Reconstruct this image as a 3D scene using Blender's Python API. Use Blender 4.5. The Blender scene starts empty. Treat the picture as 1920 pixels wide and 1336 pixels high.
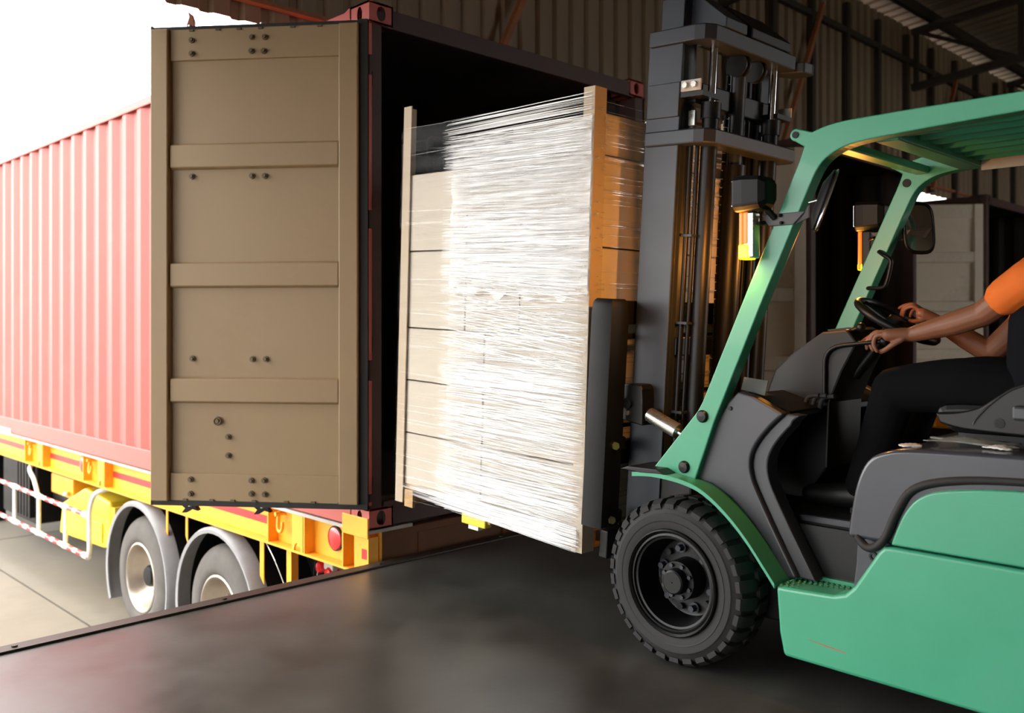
import bpy, bmesh, math, random
from mathutils import Vector, Matrix
random.seed(7)
scene = bpy.context.scene
COL = scene.collection
R = math.radians

# ------------------------------------------------------------------ camera, sky, exposure
cam_data = bpy.data.cameras.new('camera'); cam = bpy.data.objects.new('camera', cam_data); COL.objects.link(cam)
cam.location = (-2.955, -4.107, 1.30)
cam.rotation_euler = (R(90), 0, -R(44.595))
cam_data.sensor_width = 36.0; cam_data.lens = 1717.0 / 1920.0 * 36.0
cam_data.shift_y = -61.0 / 1920.0
cam_data.clip_start = 0.05; cam_data.clip_end = 600
cam_data.dof.use_dof = True; cam_data.dof.focus_distance = 3.75; cam_data.dof.aperture_fstop = 2.4
scene.camera = cam

world = bpy.data.worlds.new('overcast_sky'); scene.world = world; world.use_nodes = True
bg = world.node_tree.nodes['Background']
bg.inputs[0].default_value = (1.0, 0.985, 0.965, 1); bg.inputs[1].default_value = 8.0

vs = scene.view_settings
vs.view_transform = 'Standard'; vs.look = 'None'; vs.exposure = 0.0; vs.gamma = 1.0; vs.use_curve_mapping = False

# ------------------------------------------------------------------ materials
def lin(c):
    return tuple(((v/255)/12.92 if v/255 <= .04045 else ((v/255+.055)/1.055)**2.4) for v in c)
MATS = {}
def mat(name, rgb, rough=.5, metal=0., var=.12, scale=6., bump=0., bscale=40., stretch=(1,1,1), dirt=None, dirt_amt=.0, spec=.5, coat=0., rvar=.08):
    """procedural principled material: two-tone noise colour, optional dirt patches, fine relief"""
    m = bpy.data.materials.new(name); m.use_nodes = True
    nt = m.node_tree; N = nt.nodes; L = nt.links
    p = N['Principled BSDF']
    c = lin(rgb)
    tc = N.new('ShaderNodeTexCoord'); mp = N.new('ShaderNodeMapping'); mp.inputs['Scale'].default_value = stretch
    L.new(tc.outputs['Object'], mp.inputs['Vector'])
    nz = N.new('ShaderNodeTexNoise'); nz.inputs['Scale'].default_value = scale; nz.inputs['Detail'].default_value = 6; nz.inputs['Roughness'].default_value = .6
    L.new(mp.outputs[0], nz.inputs['Vector'])
    rp = N.new('ShaderNodeValToRGB')
    rp.color_ramp.elements[0].position = .3; rp.color_ramp.elements[1].position = .7
    rp.color_ramp.elements[0].color = tuple(v*(1-var) for v in c)+(1,)
    rp.color_ramp.elements[1].color = tuple(min(1, v*(1+var)) for v in c)+(1,)
    L.new(nz.outputs['Fac'], rp.inputs['Fac'])
    out = rp.outputs['Color']
    if dirt:
        n2 = N.new('ShaderNodeTexNoise'); n2.inputs['Scale'].default_value = scale*.45; n2.inputs['Detail'].default_value = 10; n2.inputs['Roughness'].default_value = .75
        L.new(mp.outputs[0], n2.inputs['Vector'])
        r2 = N.new('ShaderNodeValToRGB'); r2.color_ramp.elements[0].position = .52; r2.color_ramp.elements[1].position = .68
        r2.color_ramp.elements[0].color = (0,0,0,1); r2.color_ramp.elements[1].color = (dirt_amt,)*3+(1,)
        L.new(n2.outputs['Fac'], r2.inputs['Fac'])
        mx = N.new('ShaderNodeMix'); mx.data_type = 'RGBA'
        L.new(r2.outputs['Color'], mx.inputs[0]); L.new(out, mx.inputs[6]); mx.inputs[7].default_value = lin(dirt)+(1,)
        out = mx.outputs[2]
    L.new(out, p.inputs['Base Color'])
    mr = N.new('ShaderNodeMapRange'); mr.inputs[3].default_value = max(.02, rough-rvar); mr.inputs[4].default_value = min(1, rough+rvar)
    L.new(nz.outputs['Fac'], mr.inputs[0]); L.new(mr.outputs[0], p.inputs['Roughness'])
    p.inputs['Metallic'].default_value = metal
    p.inputs['Specular IOR Level'].default_value = spec
    p.inputs['Coat Weight'].default_value = coat
    if bump:
        nb = N.new('ShaderNodeTexNoise'); nb.inputs['Scale'].default_value = bscale; nb.inputs['Detail'].default_value = 4
        L.new(mp.outputs[0], nb.inputs['Vector'])
        b = N.new('ShaderNodeBump'); b.inputs['Strength'].default_value = bump; b.inputs['Distance'].default_value = .01
        L.new(nb.outputs['Fac'], b.inputs['Height']); L.new(b.outputs[0], p.inputs['Normal'])
    MATS[name] = m
    return m

def emat(name, rgb, strength, base=None):
    m = mat(name, base or rgb, .3, var=.03)
    p = m.node_tree.nodes['Principled BSDF']
    p.inputs['Emission Color'].default_value = lin(rgb)+(1,); p.inputs['Emission Strength'].default_value = strength
    return m

def film_mat(name, lo, hi, scale, stretch, gloss=.25, rough=.18, tint=(1,1,1)):
    """clear plastic film: noise mixes transparent with white that stands for sky glare"""
    m = bpy.data.materials.new(name); m.use_nodes = True
    nt = m.node_tree; N = nt.nodes; L = nt.links; N.clear()
    o = N.new('ShaderNodeOutputMaterial'); tr = N.new('ShaderNodeBsdfTransparent'); df = N.new('ShaderNodeBsdfDiffuse'); tl = N.new('ShaderNodeBsdfTranslucent'); gl = N.new('ShaderNodeBsdfGlossy')
    df.inputs[0].default_value = (*[.93*t for t in tint], 1); tl.inputs[0].default_value = (.9,.9,.9,1); gl.inputs['Roughness'].default_value = rough
    m1 = N.new('ShaderNodeMixShader'); m1.inputs[0].default_value = .2; L.new(df.outputs[0], m1.inputs[1]); L.new(tl.outputs[0], m1.inputs[2])
    m2 = N.new('ShaderNodeMixShader'); m2.inputs[0].default_value = gloss; L.new(m1.outputs[0], m2.inputs[1]); L.new(gl.outputs[0], m2.inputs[2])
    tc = N.new('ShaderNodeTexCoord'); mp = N.new('ShaderNodeMapping'); mp.inputs['Scale'].default_value = stretch
    L.new(tc.outputs['Object'], mp.inputs[0])
    nz = N.new('ShaderNodeTexNoise'); nz.inputs['Scale'].default_value = scale; nz.inputs['Detail'].default_value = 5; L.new(mp.outputs[0], nz.inputs['Vector'])
    mr = N.new('ShaderNodeMapRange'); mr.inputs[1].default_value = .36; mr.inputs[2].default_value = .64; mr.inputs[3].default_value = lo; mr.inputs[4].default_value = hi
    L.new(nz.outputs['Fac'], mr.inputs[0])
    bp = N.new('ShaderNodeBump'); bp.inputs['Strength'].default_value = .6; bp.inputs['Distance'].default_value = .01; L.new(nz.outputs['Fac'], bp.inputs['Height'])
    L.new(bp.outputs[0], gl.inputs['Normal'])
    m3 = N.new('ShaderNodeMixShader'); L.new(mr.outputs[0], m3.inputs[0]); L.new(tr.outputs[0], m3.inputs[1]); L.new(m2.outputs[0], m3.inputs[2])
    L.new(m3.outputs[0], o.inputs['Surface'])
    MATS[name] = m
    return m

mat('dock_floor', (70, 69, 66), .34, var=.45, scale=2.2, bump=.06, bscale=14, dirt=(46,43,38), dirt_amt=.75, rvar=.14)
mat('dock_steel', (52, 45, 38), .5, .3, var=.3, scale=9, bump=.1)
mat('concrete_yard', (122, 115, 102), .8, var=.1, scale=1.2, bump=.08, dirt=(104,97,86), dirt_amt=.5)
mat('concrete_wall', (120, 112, 100), .85, var=.15, scale=2)
mat('wall_sheet', (130, 112, 90), .6, var=.1, scale=3, stretch=(1,1,.2))
mat('roof_sheet', (118, 108, 88), .7, var=.12, scale=1)
mat('truss_steel', (52, 46, 38), .6, .2)
mat('rust_steel', (150, 92, 58), .65, var=.2, scale=8)
mat('container_red', (186, 88, 80), .5, var=.07, scale=3, dirt=(180,106,96), dirt_amt=.35, bump=.03)
mat('container_shaded', (72, 50, 48), .6, var=.12)  # red container steel with shade painted into the colour
mat('container_floor', (52, 46, 40), .7, var=.2, scale=5, stretch=(4,.5,1))
mat('container_inside_shade', (54, 52, 55), .65, var=.1)  # shade inside the container put into the colour
mat('door_olive', (144, 120, 86), .48, var=.05, scale=2.5, bump=.03, dirt=(128,104,78), dirt_amt=.35)
mat('door_grey', (206, 194, 176), .6, var=.06, scale=2, dirt=(120,108,92), dirt_amt=.4)
mat('gasket', (24, 23, 22), .7)
mat('bolt_dark', (88, 74, 52), .45, .2)
mat('trailer_yellow', (246, 172, 44), .45, var=.06, scale=5, dirt=(214,138,40), dirt_amt=.5)
mat('cross_shaded', (96, 56, 26), .7, var=.25, scale=4, dirt=(50,38,28), dirt_amt=.8)  # shadow on the yellow cross member put into its colour
mat('trailer_top', (176, 172, 164), .6)
mat('tool_yellow', (244, 218, 60), .45)
mat('tape_red', (214, 40, 44), .35)
mat('tape_white', (236, 232, 224), .4)
mat('reflector_red', (206, 34, 40), .2, coat=.6)
mat('rubber', (36, 35, 35), .75, var=.15, scale=10, bump=.12, bscale=60)
mat('rubber_dusty', (92, 88, 84), .85, var=.18, scale=7, bump=.1)
mat('rim_silver', (196, 186, 172), .35, .75, var=.15)
mat('mudguard', (150, 150, 152), .5)
mat('black_paint', (12, 12, 14), .5, spec=.3, var=.12)
mat('pipe_white', (238, 235, 230), .45)
mat('cardboard', (204, 193, 177), .75, var=.04, scale=5, bump=.03, bscale=90, stretch=(1,1,3))
mat('cardboard_post', (192, 174, 150), .7, var=.05)
mat('paper_white', (232, 230, 226), .7)
mat('pallet_wood', (186, 150, 106), .8, var=.2, scale=4, stretch=(3,3,12))
mat('pallet_yellow', (230, 214, 60), .5)
mat('fork_green', (62, 156, 119), .36, var=.05, scale=3.5, dirt=(78,150,122), dirt_amt=.5, coat=.15, bump=.01)
mat('panel_grey', (54, 55, 61), .42, var=.05, bump=.02, bscale=120)
mat('bonnet_grey', (56, 58, 65), .22, var=.05, coat=.2, rvar=.04)
mat('mast_grey', (46, 50, 58), .45, .2, var=.1, scale=5)
mat('mast_black', (16, 16, 17), .42, .1, spec=.35, var=.15)
mat('chrome', (220, 222, 226), .12, 1.0, var=.03)
mat('silver', (206, 204, 196), .28, .9, var=.06)
mat('brass', (200, 190, 120), .35, .8)
mat('bracket_grey', (70, 66, 68), .5)
mat('floor_mat', (24, 24, 24), .8, bump=.2)
mat('seat_vinyl', (12, 12, 14), .42, spec=.35, var=.1)
mat('skin', (136, 84, 57), .5, var=.06, scale=12, bump=.03)
mat('shirt_orange', (236, 112, 30), .8, var=.06, bump=.08)
mat('vest_dark', (12, 13, 17), .9, spec=.15, bump=.1)
mat('trousers_dark', (9, 9, 11), .9, spec=.15, bump=.1)
mat('shoe_black', (20, 20, 20), .5)
mat('hair_black', (16, 14, 13), .5)
mat('eye_white', (230, 226, 220), .3)
mat('mirror_glass', (190, 192, 196), .04, 1.0, var=.02)
mat('cloth_grey', (120, 122, 118), .85, var=.15, bump=.2)
emat('lens_amber', (255, 120, 20), .75, (255, 130, 30))
emat('lens_amber_hot', (255, 190, 20), 5.0, (255, 190, 20))
emat('lens_red_amber', (255, 90, 20), 3.0)
film_mat('film_glare', .0, .34, 26, (1, .10, 1.6), .10)  # white opacity stands in for sky glare on the film
film_mat('film_glare_dense', .12, .78, 22, (1, .12, 1.5), .10)  # denser white for the brightest glare on the upper film
film_mat('film_clear', .0, .012, 7, (1, .3, 3), .6, .08)
film_mat('film_strand', .8, 1., 5, (1, 1, 1), .14, .25)
film_mat('film_thin', .25, .6, 5, (1, 1, 1), .45, .12)

# ------------------------------------------------------------------ mesh helpers
ORG = {}
class MB:
    def __init__(s): s.v = []; s.f = []
    def add(s, vs, fs):
        b = len(s.v); s.v += [tuple(p) for p in vs]; s.f += [tuple(i+b for i in f) for f in fs]; return s
    def box(s, x0, x1, y0, y1, z0, z1):
        return s.add([(x0,y0,z0),(x1,y0,z0),(x1,y1,z0),(x0,y1,z0),(x0,y0,z1),(x1,y0,z1),(x1,y1,z1),(x0,y1,z1)],
                     [(0,3,2,1),(4,5,6,7),(0,1,5,4),(1,2,6,5),(2,3,7,6),(3,0,4,7)])
    def ext(s, poly, axis, a0, a1):
        n = len(poly)
        def P(u, v, a):
            return (a,u,v) if axis == 'x' else ((u,a,v) if axis == 'y' else (u,v,a))
        vs = [P(u,v,a0) for u,v in poly]+[P(u,v,a1) for u,v in poly]
        return s.add(vs, [tuple(range(n))[::-1], tuple(range(n,2*n))]+[(i,(i+1)%n,n+(i+1)%n,n+i) for i in range(n)])
    def beam(s, p0, p1, w, h, up=(0,0,1)):
        p0, p1 = Vector(p0), Vector(p1); d = (p1-p0).normalized(); u = Vector(up)
        if abs(d.dot(u)) > .98: u = Vector((1,0,0))
        a = d.cross(u).normalized()*w/2; b = a.cross(d).normalized()*h/2
        vs = [p+q for p in (p0,p1) for q in (-a-b, a-b, a+b, -a+b)]
        return s.add(vs, [(0,3,2,1),(4,5,6,7),(0,1,5,4),(1,2,6,5),(2,3,7,6),(3,0,4,7)])
    def tube(s, pts, r, seg=10, closed=False, caps=True):
        pts = [Vector(p) for p in pts]; n = len(pts)
        rs = r if isinstance(r, (list, tuple)) else [r]*n
        T = []
        for i in range(n):
            if closed: t = pts[(i+1)%n]-pts[i-1]
            else: t = pts[min(i+1,n-1)]-pts[max(i-1,0)]
            T.append(t.normalized())
        a = T[0].orthogonal().normalized(); vs = []
        for i in range(n):
            a = (a-T[i]*a.dot(T[i])).normalized(); b = T[i].cross(a)
            for k in range(seg):
                g = 2*math.pi*k/seg; vs.append(pts[i]+(a*math.cos(g)+b*math.sin(g))*rs[i])
        fs = []
        for i in range(n if closed else n-1):
            j = (i+1)%n
            for k in range(seg): fs.append((i*seg+k, i*seg+(k+1)%seg, j*seg+(k+1)%seg, j*seg+k))
        if caps and not closed: fs += [tuple(range(seg))[::-1], tuple((n-1)*seg+k for k in range(seg))]
        return s.add(vs, fs)
    def cyl(s, p0, p1, r, r2=None, seg=18): return s.tube([p0,p1], [r, r if r2 is None else r2], seg)
    def lathe(s, prof, org, axis, seg=40, a0=0., a1=2*math.pi):
        ax = Vector(axis).normalized(); o = Vector(org); u = ax.orthogonal().normalized()
        if abs(ax.x) > .9: u = Vector((0,0,1))
        w = ax.cross(u); full = abs(a1-a0-2*math.pi) < 1e-6; m = seg if full else seg+1; n = len(prof); vs = []; fs = []
        for k in range(m):
            g = a0+(a1-a0)*k/seg; d = u*math.cos(g)+w*math.sin(g)
            vs += [o+ax*t+d*r for t, r in prof]
        for k in range(seg):
            k2 = (k+1)%m
            for i in range(n-1): fs.append((k*n+i, k*n+i+1, k2*n+i+1, k2*n+i))
        return s.add(vs, fs)
    def ball(s, c, r, seg=12, sq=(1,1,1)):
        c = Vector(c); vs = []; fs = []; h = seg//2
        for i in range(1, h):
            t = math.pi*i/h
            for k in range(seg):
                g = 2*math.pi*k/seg; vs.append(c+Vector((math.sin(t)*math.cos(g)*sq[0], math.sin(t)*math.sin(g)*sq[1], math.cos(t)*sq[2]))*r)
        top = len(vs); vs += [c+Vector((0,0,r*sq[2])), c-Vector((0,0,r*sq[2]))]
        for i in range(h-2):
            for k in range(seg): fs.append((i*seg+k, (i+1)*seg+k, (i+1)*seg+(k+1)%seg, i*seg+(k+1)%seg))
        for k in range(seg):
            fs.append((top, k, (k+1)%seg)); fs.append((top+1, (h-2)*seg+(k+1)%seg, (h-2)*seg+k))
        return s.add(vs, fs)
    def build(s, name, m, parent=None, M=None, bevel=0., smooth=None, base=False, kind=None, norm=True):
        vs = [Vector(p) for p in s.v]
        if M is not None: vs = [M @ p for p in vs]
        lo = Vector((min(p[i] for p in vs) for i in range(3))); hi = Vector((max(p[i] for p in vs) for i in range(3)))
        o = (lo+hi)/2
        if base: o.z = lo.z
        me = bpy.data.meshes.new(name); me.from_pydata([p-o for p in vs], [], s.f)
        if norm:
            bm = bmesh.new(); bm.from_mesh(me); bmesh.ops.recalc_face_normals(bm, faces=bm.faces); bm.to_mesh(me); bm.free()
        me.materials.append(MATS[m])
        if smooth:
            me.shade_smooth(); me.set_sharp_from_angle(angle=R(smooth))
        ob = bpy.data.objects.new(name, me); COL.objects.link(ob)
        place(ob, o, parent)
        if bevel:
            b = ob.modifiers.new('bevel', 'BEVEL'); b.width = bevel; b.segments = 2; b.limit_method = 'ANGLE'; b.angle_limit = R(40)
        if kind: ob['kind'] = kind
        return ob
def place(ob, loc, parent):
    loc = Vector(loc); ORG[ob.name] = loc
    if parent is not None:
        ob.parent = parent; ob.location = loc-ORG[parent.name]
    else: ob.location = loc
def thing(name, label, cat, loc, group=None):
    o = bpy.data.objects.new(name, None); COL.objects.link(o); place(o, loc, None); o.empty_display_size = .2
    return tag(o, label, cat, group)
def tag(o, label, cat, group=None):
    o['label'] = label; o['category'] = cat
    if group: o['group'] = group
    return o
def clone(src, loc, parent=None, rot=None):
    o = src.copy(); COL.objects.link(o); place(o, loc, parent)
    if rot is not None: o.rotation_euler = rot
    return o
def struct(o): o['kind'] = 'structure'; return o
def holder(name, loc, parent=None):
    o = bpy.data.objects.new(name, None); COL.objects.link(o); place(o, loc, parent); o.empty_display_size = .1; return o
def arc(cx, cy, r, a0, a1, n): return [(cx+r*math.cos(R(a0+(a1-a0)*i/n)), cy+r*math.sin(R(a0+(a1-a0)*i/n))) for i in range(n+1)]
def smooth_path(pts, k=6):
    """Catmull-Rom through points"""
    P = [Vector(p) for p in pts]; out = []
    for i in range(len(P)-1):
        a = P[max(i-1,0)]; b = P[i]; c = P[i+1]; d = P[min(i+2,len(P)-1)]
        for j in range(k):
            t = j/k
            out.append(.5*((2*b)+(c-a)*t+(2*a-5*b+4*c-d)*t*t+(3*b-a-3*c+d)*t**3))
    out.append(P[-1]); return out
def spath2(pts, k=5): return [(p.x, p.y) for p in smooth_path([(a,b,0) for a,b in pts], k)]

# ------------------------------------------------------------------ setting: dock, yard, wall, roof
YARD = -1.17
floor = struct(MB().box(-16, 24, -12, -.07, -.35, 0).build('floor', 'dock_floor'))
struct(MB().box(-16, 24, -11.8, -.14, YARD, -.35).build('wall_dock', 'concrete_wall'))
trim = struct(MB().ext([(-.135,.002),(-.135,.010),(-.06,.010),(-.05,0),(-.05,-.12),(-.07,-.12),(-.07,.0)], 'x', -16, 24).build('trim_1', 'dock_steel'))
for i, x in enumerate([k*.9 for k in range(-4, 9)]):
    MB().cyl((x,-.1,.008),(x,-.1,.016),.012,seg=8).build('rivet', 'dock_steel', trim)
struct(MB().box(-16, 24, -.068, -.052, -.42, -.13).build('trim_2', 'rubber'))

ground = struct(MB().box(-90, 90, -.139, 190, YARD-.5, YARD-.06).build('floor_yard', 'concrete_wall'))
xs = [-90,-45,-24,-15,-11,-8,-5.4,-2.8,-.15,2.5,5.2,7.9,10.6,13.3,16,24,45,90]; ys = [-.13,3.6,7.5,11.5,15.5,20,30,60,120,190]
for i in range(len(xs)-1):
    for j in range(len(ys)-1):
        near = -12 < xs[i] < 14 and ys[j] < 15
        g = .012 if near else .02
        MB().box(xs[i]+g, xs[i+1]-g, ys[j]+g, ys[j+1]-g, YARD-.06, YARD-.004*random.random()).build('concrete_slab', 'concrete_yard', ground)
struct(MB().box(-90, -16.32, -190, -.15, YARD-.5, YARD-.01).build('floor_apron', 'concrete_yard'))
struct(MB().box(24.3, 90, -190, -.15, YARD-.5, YARD-.01).build('floor_apron', 'concrete_yard'))
struct(MB().box(-16.3, 24.3, -190, -12.3, YARD-.5, YARD-.01).build('floor_apron', 'concrete_yard'))

# corrugated cladding over the dock doors (plane y = 1), open bays below it
WY = 1.0
wall = struct(MB().box(-16, 24, WY+.06, WY+.10, 5.1, 5.25).build('wall_back', 'truss_steel'))
def cladding(x0, w, z0, z1):
    prof = []; n = int(round(w/.2))
    for k in range(n):
        x = x0+k*.2
        prof += [(x, WY), (x+.10, WY), (x+.125, WY+.032), (x+.175, WY+.032)]
    prof += [(x0+w, WY)]
    vs = [(x,y,z0) for x,y in prof]+[(x,y,z1) for x,y in prof]; m = len(prof)
    return MB().add(vs, [(i,i+1,m+i+1,m+i) for i in range(m-1)])
first = None
for k in range(40):
    x0 = -16+k
    if first is None: first = cladding(x0, 1., 3.14, 5.35).build('cladding_sheet', 'wall_sheet', wall)
    else: clone(first, ORG[first.name]+Vector((k*1.,0,.003*(k%2))), wall)
for a, b in ((2.56, 4.96), (7.52, 9.72), (12.2, 24.)):
    x = a
    while b-x > .15:
        w = min(.8, math.floor((b-x)/.2+.01)*.2); cladding(x, w, YARD, 3.14).build('cladding_sheet', 'wall_sheet', wall); x += w
for z, d, m in ((3.262,.028,'rust_steel'), (4.86,.07,'truss_steel')):
    MB().box(-16, 24, WY-.065, WY-.005, z-d/2, z+d/2).build('girt', m, wall)
for x in [4.2+.88*k for k in range(18)]:
    MB().ext([(x,WY-.07),(x+.075,WY-.07),(x+.075,WY-.006),(x,WY-.006)], 'z', 3.16, 5.2).build('stud', 'truss_steel', wall)
for x in (1.78, 6.1, 10.3):
    MB().beam((x,WY-.09,3.2), (x+.95,WY-.09,5.0), .05, .05, (0,1,0)).build('brace', 'rust_steel', wall)
for x in (2.5, 4.96, 7.5, 9.72, 12.2):
    MB().box(x-.06, x+.06, WY+.05, WY+.17, YARD, 5.2).build('post', 'truss_steel', wall)

def roofz(y): return 5.42+.10*(WY-y)
ceiling = struct(MB().add([(-16.2,1.6,roofz(1.6)+.14),(24.2,1.6,roofz(1.6)+.14),(24.2,-12.2,roofz(-12.2)+.14),(-16.2,-12.2,roofz(-12.2)+.14)], [(0,1,2,3)]).build('ceiling', 'roof_sheet'))
rs = None
for k in range(40):
    x0 = -16+k
    if rs is None:
        prof = []
        for q in range(4): prof += [(x0+q*.25,0),(x0+q*.25+.16,0),(x0+q*.25+.18,.035),(x0+q*.25+.23,.035)]
        prof.append((x0+1,0)); m = len(prof)
        vs = [(x,1.6,roofz(1.6)+.05+z) for x,z in prof]+[(x,-12.2,roofz(-12.2)+.05+z) for x,z in prof]
        rs = MB().add(vs, [(i,i+1,m+i+1,m+i) for i in range(m-1)]).build('roof_sheet', 'roof_sheet', ceiling)
    else: clone(rs, ORG[rs.name]+Vector((k,0,.002*(k%2))), ceiling)
for y in (.7, -.9, -2.5, -4.1, -5.7, -7.3, -8.9, -10.5):
    MB().box(-16, 24, y-.04, y+.04, roofz(y)-.10, roofz(y)+.03).build('purlin', 'truss_steel', ceiling)
def truss(x):
    b = MB()
    def T(y, o): return (x, y, roofz(y)-.16-o)
    b.beam(T(.95,0), T(-12,0), .09, .09); b.beam(T(.95,.75), T(-12,.75), .09, .09)
    y = .9; k = 0
    while y > -11.5:
        b.beam(T(y,0), T(y,.75), .06, .06, (1,0,0))
        y2 = y-1.3
        b.beam(T(y, .75 if k%2 else 0), T(y2, 0 if k%2 else .75), .05, .05, (1,0,0)); y = y2; k += 1
    b.build('roof_truss', 'truss_steel', ceiling)
for x in (4.95, 9.7, 13.6, 18.4): truss(x)
wr_ = MB().box(-16.2, 9., -12.2, -12.02, 0, 6.9); wr_.box(9., 14., -12.2, -12.02, 4.8, 6.9); wr_.box(14., 24.2, -12.2, -12.02, 0, 6.9)
struct(wr_.build('wall_rear', 'wall_sheet'))       # unseen wall; gateway opening added to light the far container doors
wl_ = MB().box(-16.2, -16.02, -12, -6.5, 0, 7.0); wl_.box(-16.2, -16.02, -6.5, .2, 4.2, 7.0); wl_.box(-16.2, -16.02, .2, 1.0, 0, 7.0)
struct(wl_.build('wall_left', 'wall_sheet'))       # unseen end wall closing off light, gateway opening added for fill
struct(MB().box(24.02, 24.2, -12, 1.0, 0, 6.9).build('wall_right', 'wall_sheet'))

# ------------------------------------------------------------------ containers
DOOR_D = Vector((-.6298, .7768, 0)); DOOR_N = Vector((-.7768, -.6298, 0))
def casting(b, x0, y0, z0, sx, sy, h=.118, w=.162, l=.178):
    """hollow ISO corner casting with oval holes on its outer side and end faces; sx, sy = outward signs"""
    def ring(outer, hole, to3):
        n = len(hole); vs = [to3(*p) for p in outer]+[to3(*p) for p in hole]
        b.add(vs, [(i,(i+1)%n,n+(i+1)%n,n+i) for i in range(n)])
    n = 16
    def frame(a0, a1, c0, c1, rx, ry):
        cx, cy = (a0+a1)/2, (c0+c1)/2; outer = []; hole = []
        for k in range(n):
            g = 2*math.pi*(k+.5)/n; c, s_ = math.cos(g), math.sin(g); t = min((a1-a0)/2/max(abs(c),1e-6), (c1-c0)/2/max(abs(s_),1e-6))
            outer.append((cx+c*t, cy+s_*t)); hole.append((cx+rx*c, cy+ry*s_))
        return outer, hole
    x1, y1 = x0-sx*w, y0-sy*l
    ya, yb = min(y0,y1), max(y0,y1); xa, xb = min(x0,x1), max(x0,x1)
    for q in (0., .02):
        o, h_ = frame(ya, yb, z0, z0+h, .024, .042); ring(o, h_, lambda u,v: (x0-sx*q, u, v))
        o, h_ = frame(xa, xb, z0, z0+h, .03, .042); ring(o, h_, lambda u,v: (u, y0-sy*q, v))
    b.box(xa, xb, ya, yb, z0, z0+.012); b.box(xa, xb, ya, yb, z0+h-.012, z0+h)
    b.box(x1-.01 if sx < 0 else x1, x1 if sx < 0 else x1+.01, ya, yb, z0, z0+h)
    b.box(xa, xb, y1 if sy > 0 else y1-.01, y1+.01 if sy > 0 else y1, z0, z0+h)
    return b
def corr(y0, y1, pitch=.2878):
    prof = []; y = y0; q = pitch/4
    while y < y1-.02:
        for dy, d in ((0,0),(q,0),(q*2,1),(q*3,1)):
            if y+dy < y1: prof.append((y+dy, d))
        y += pitch
    prof.append((y1, 0)); return prof
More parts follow.
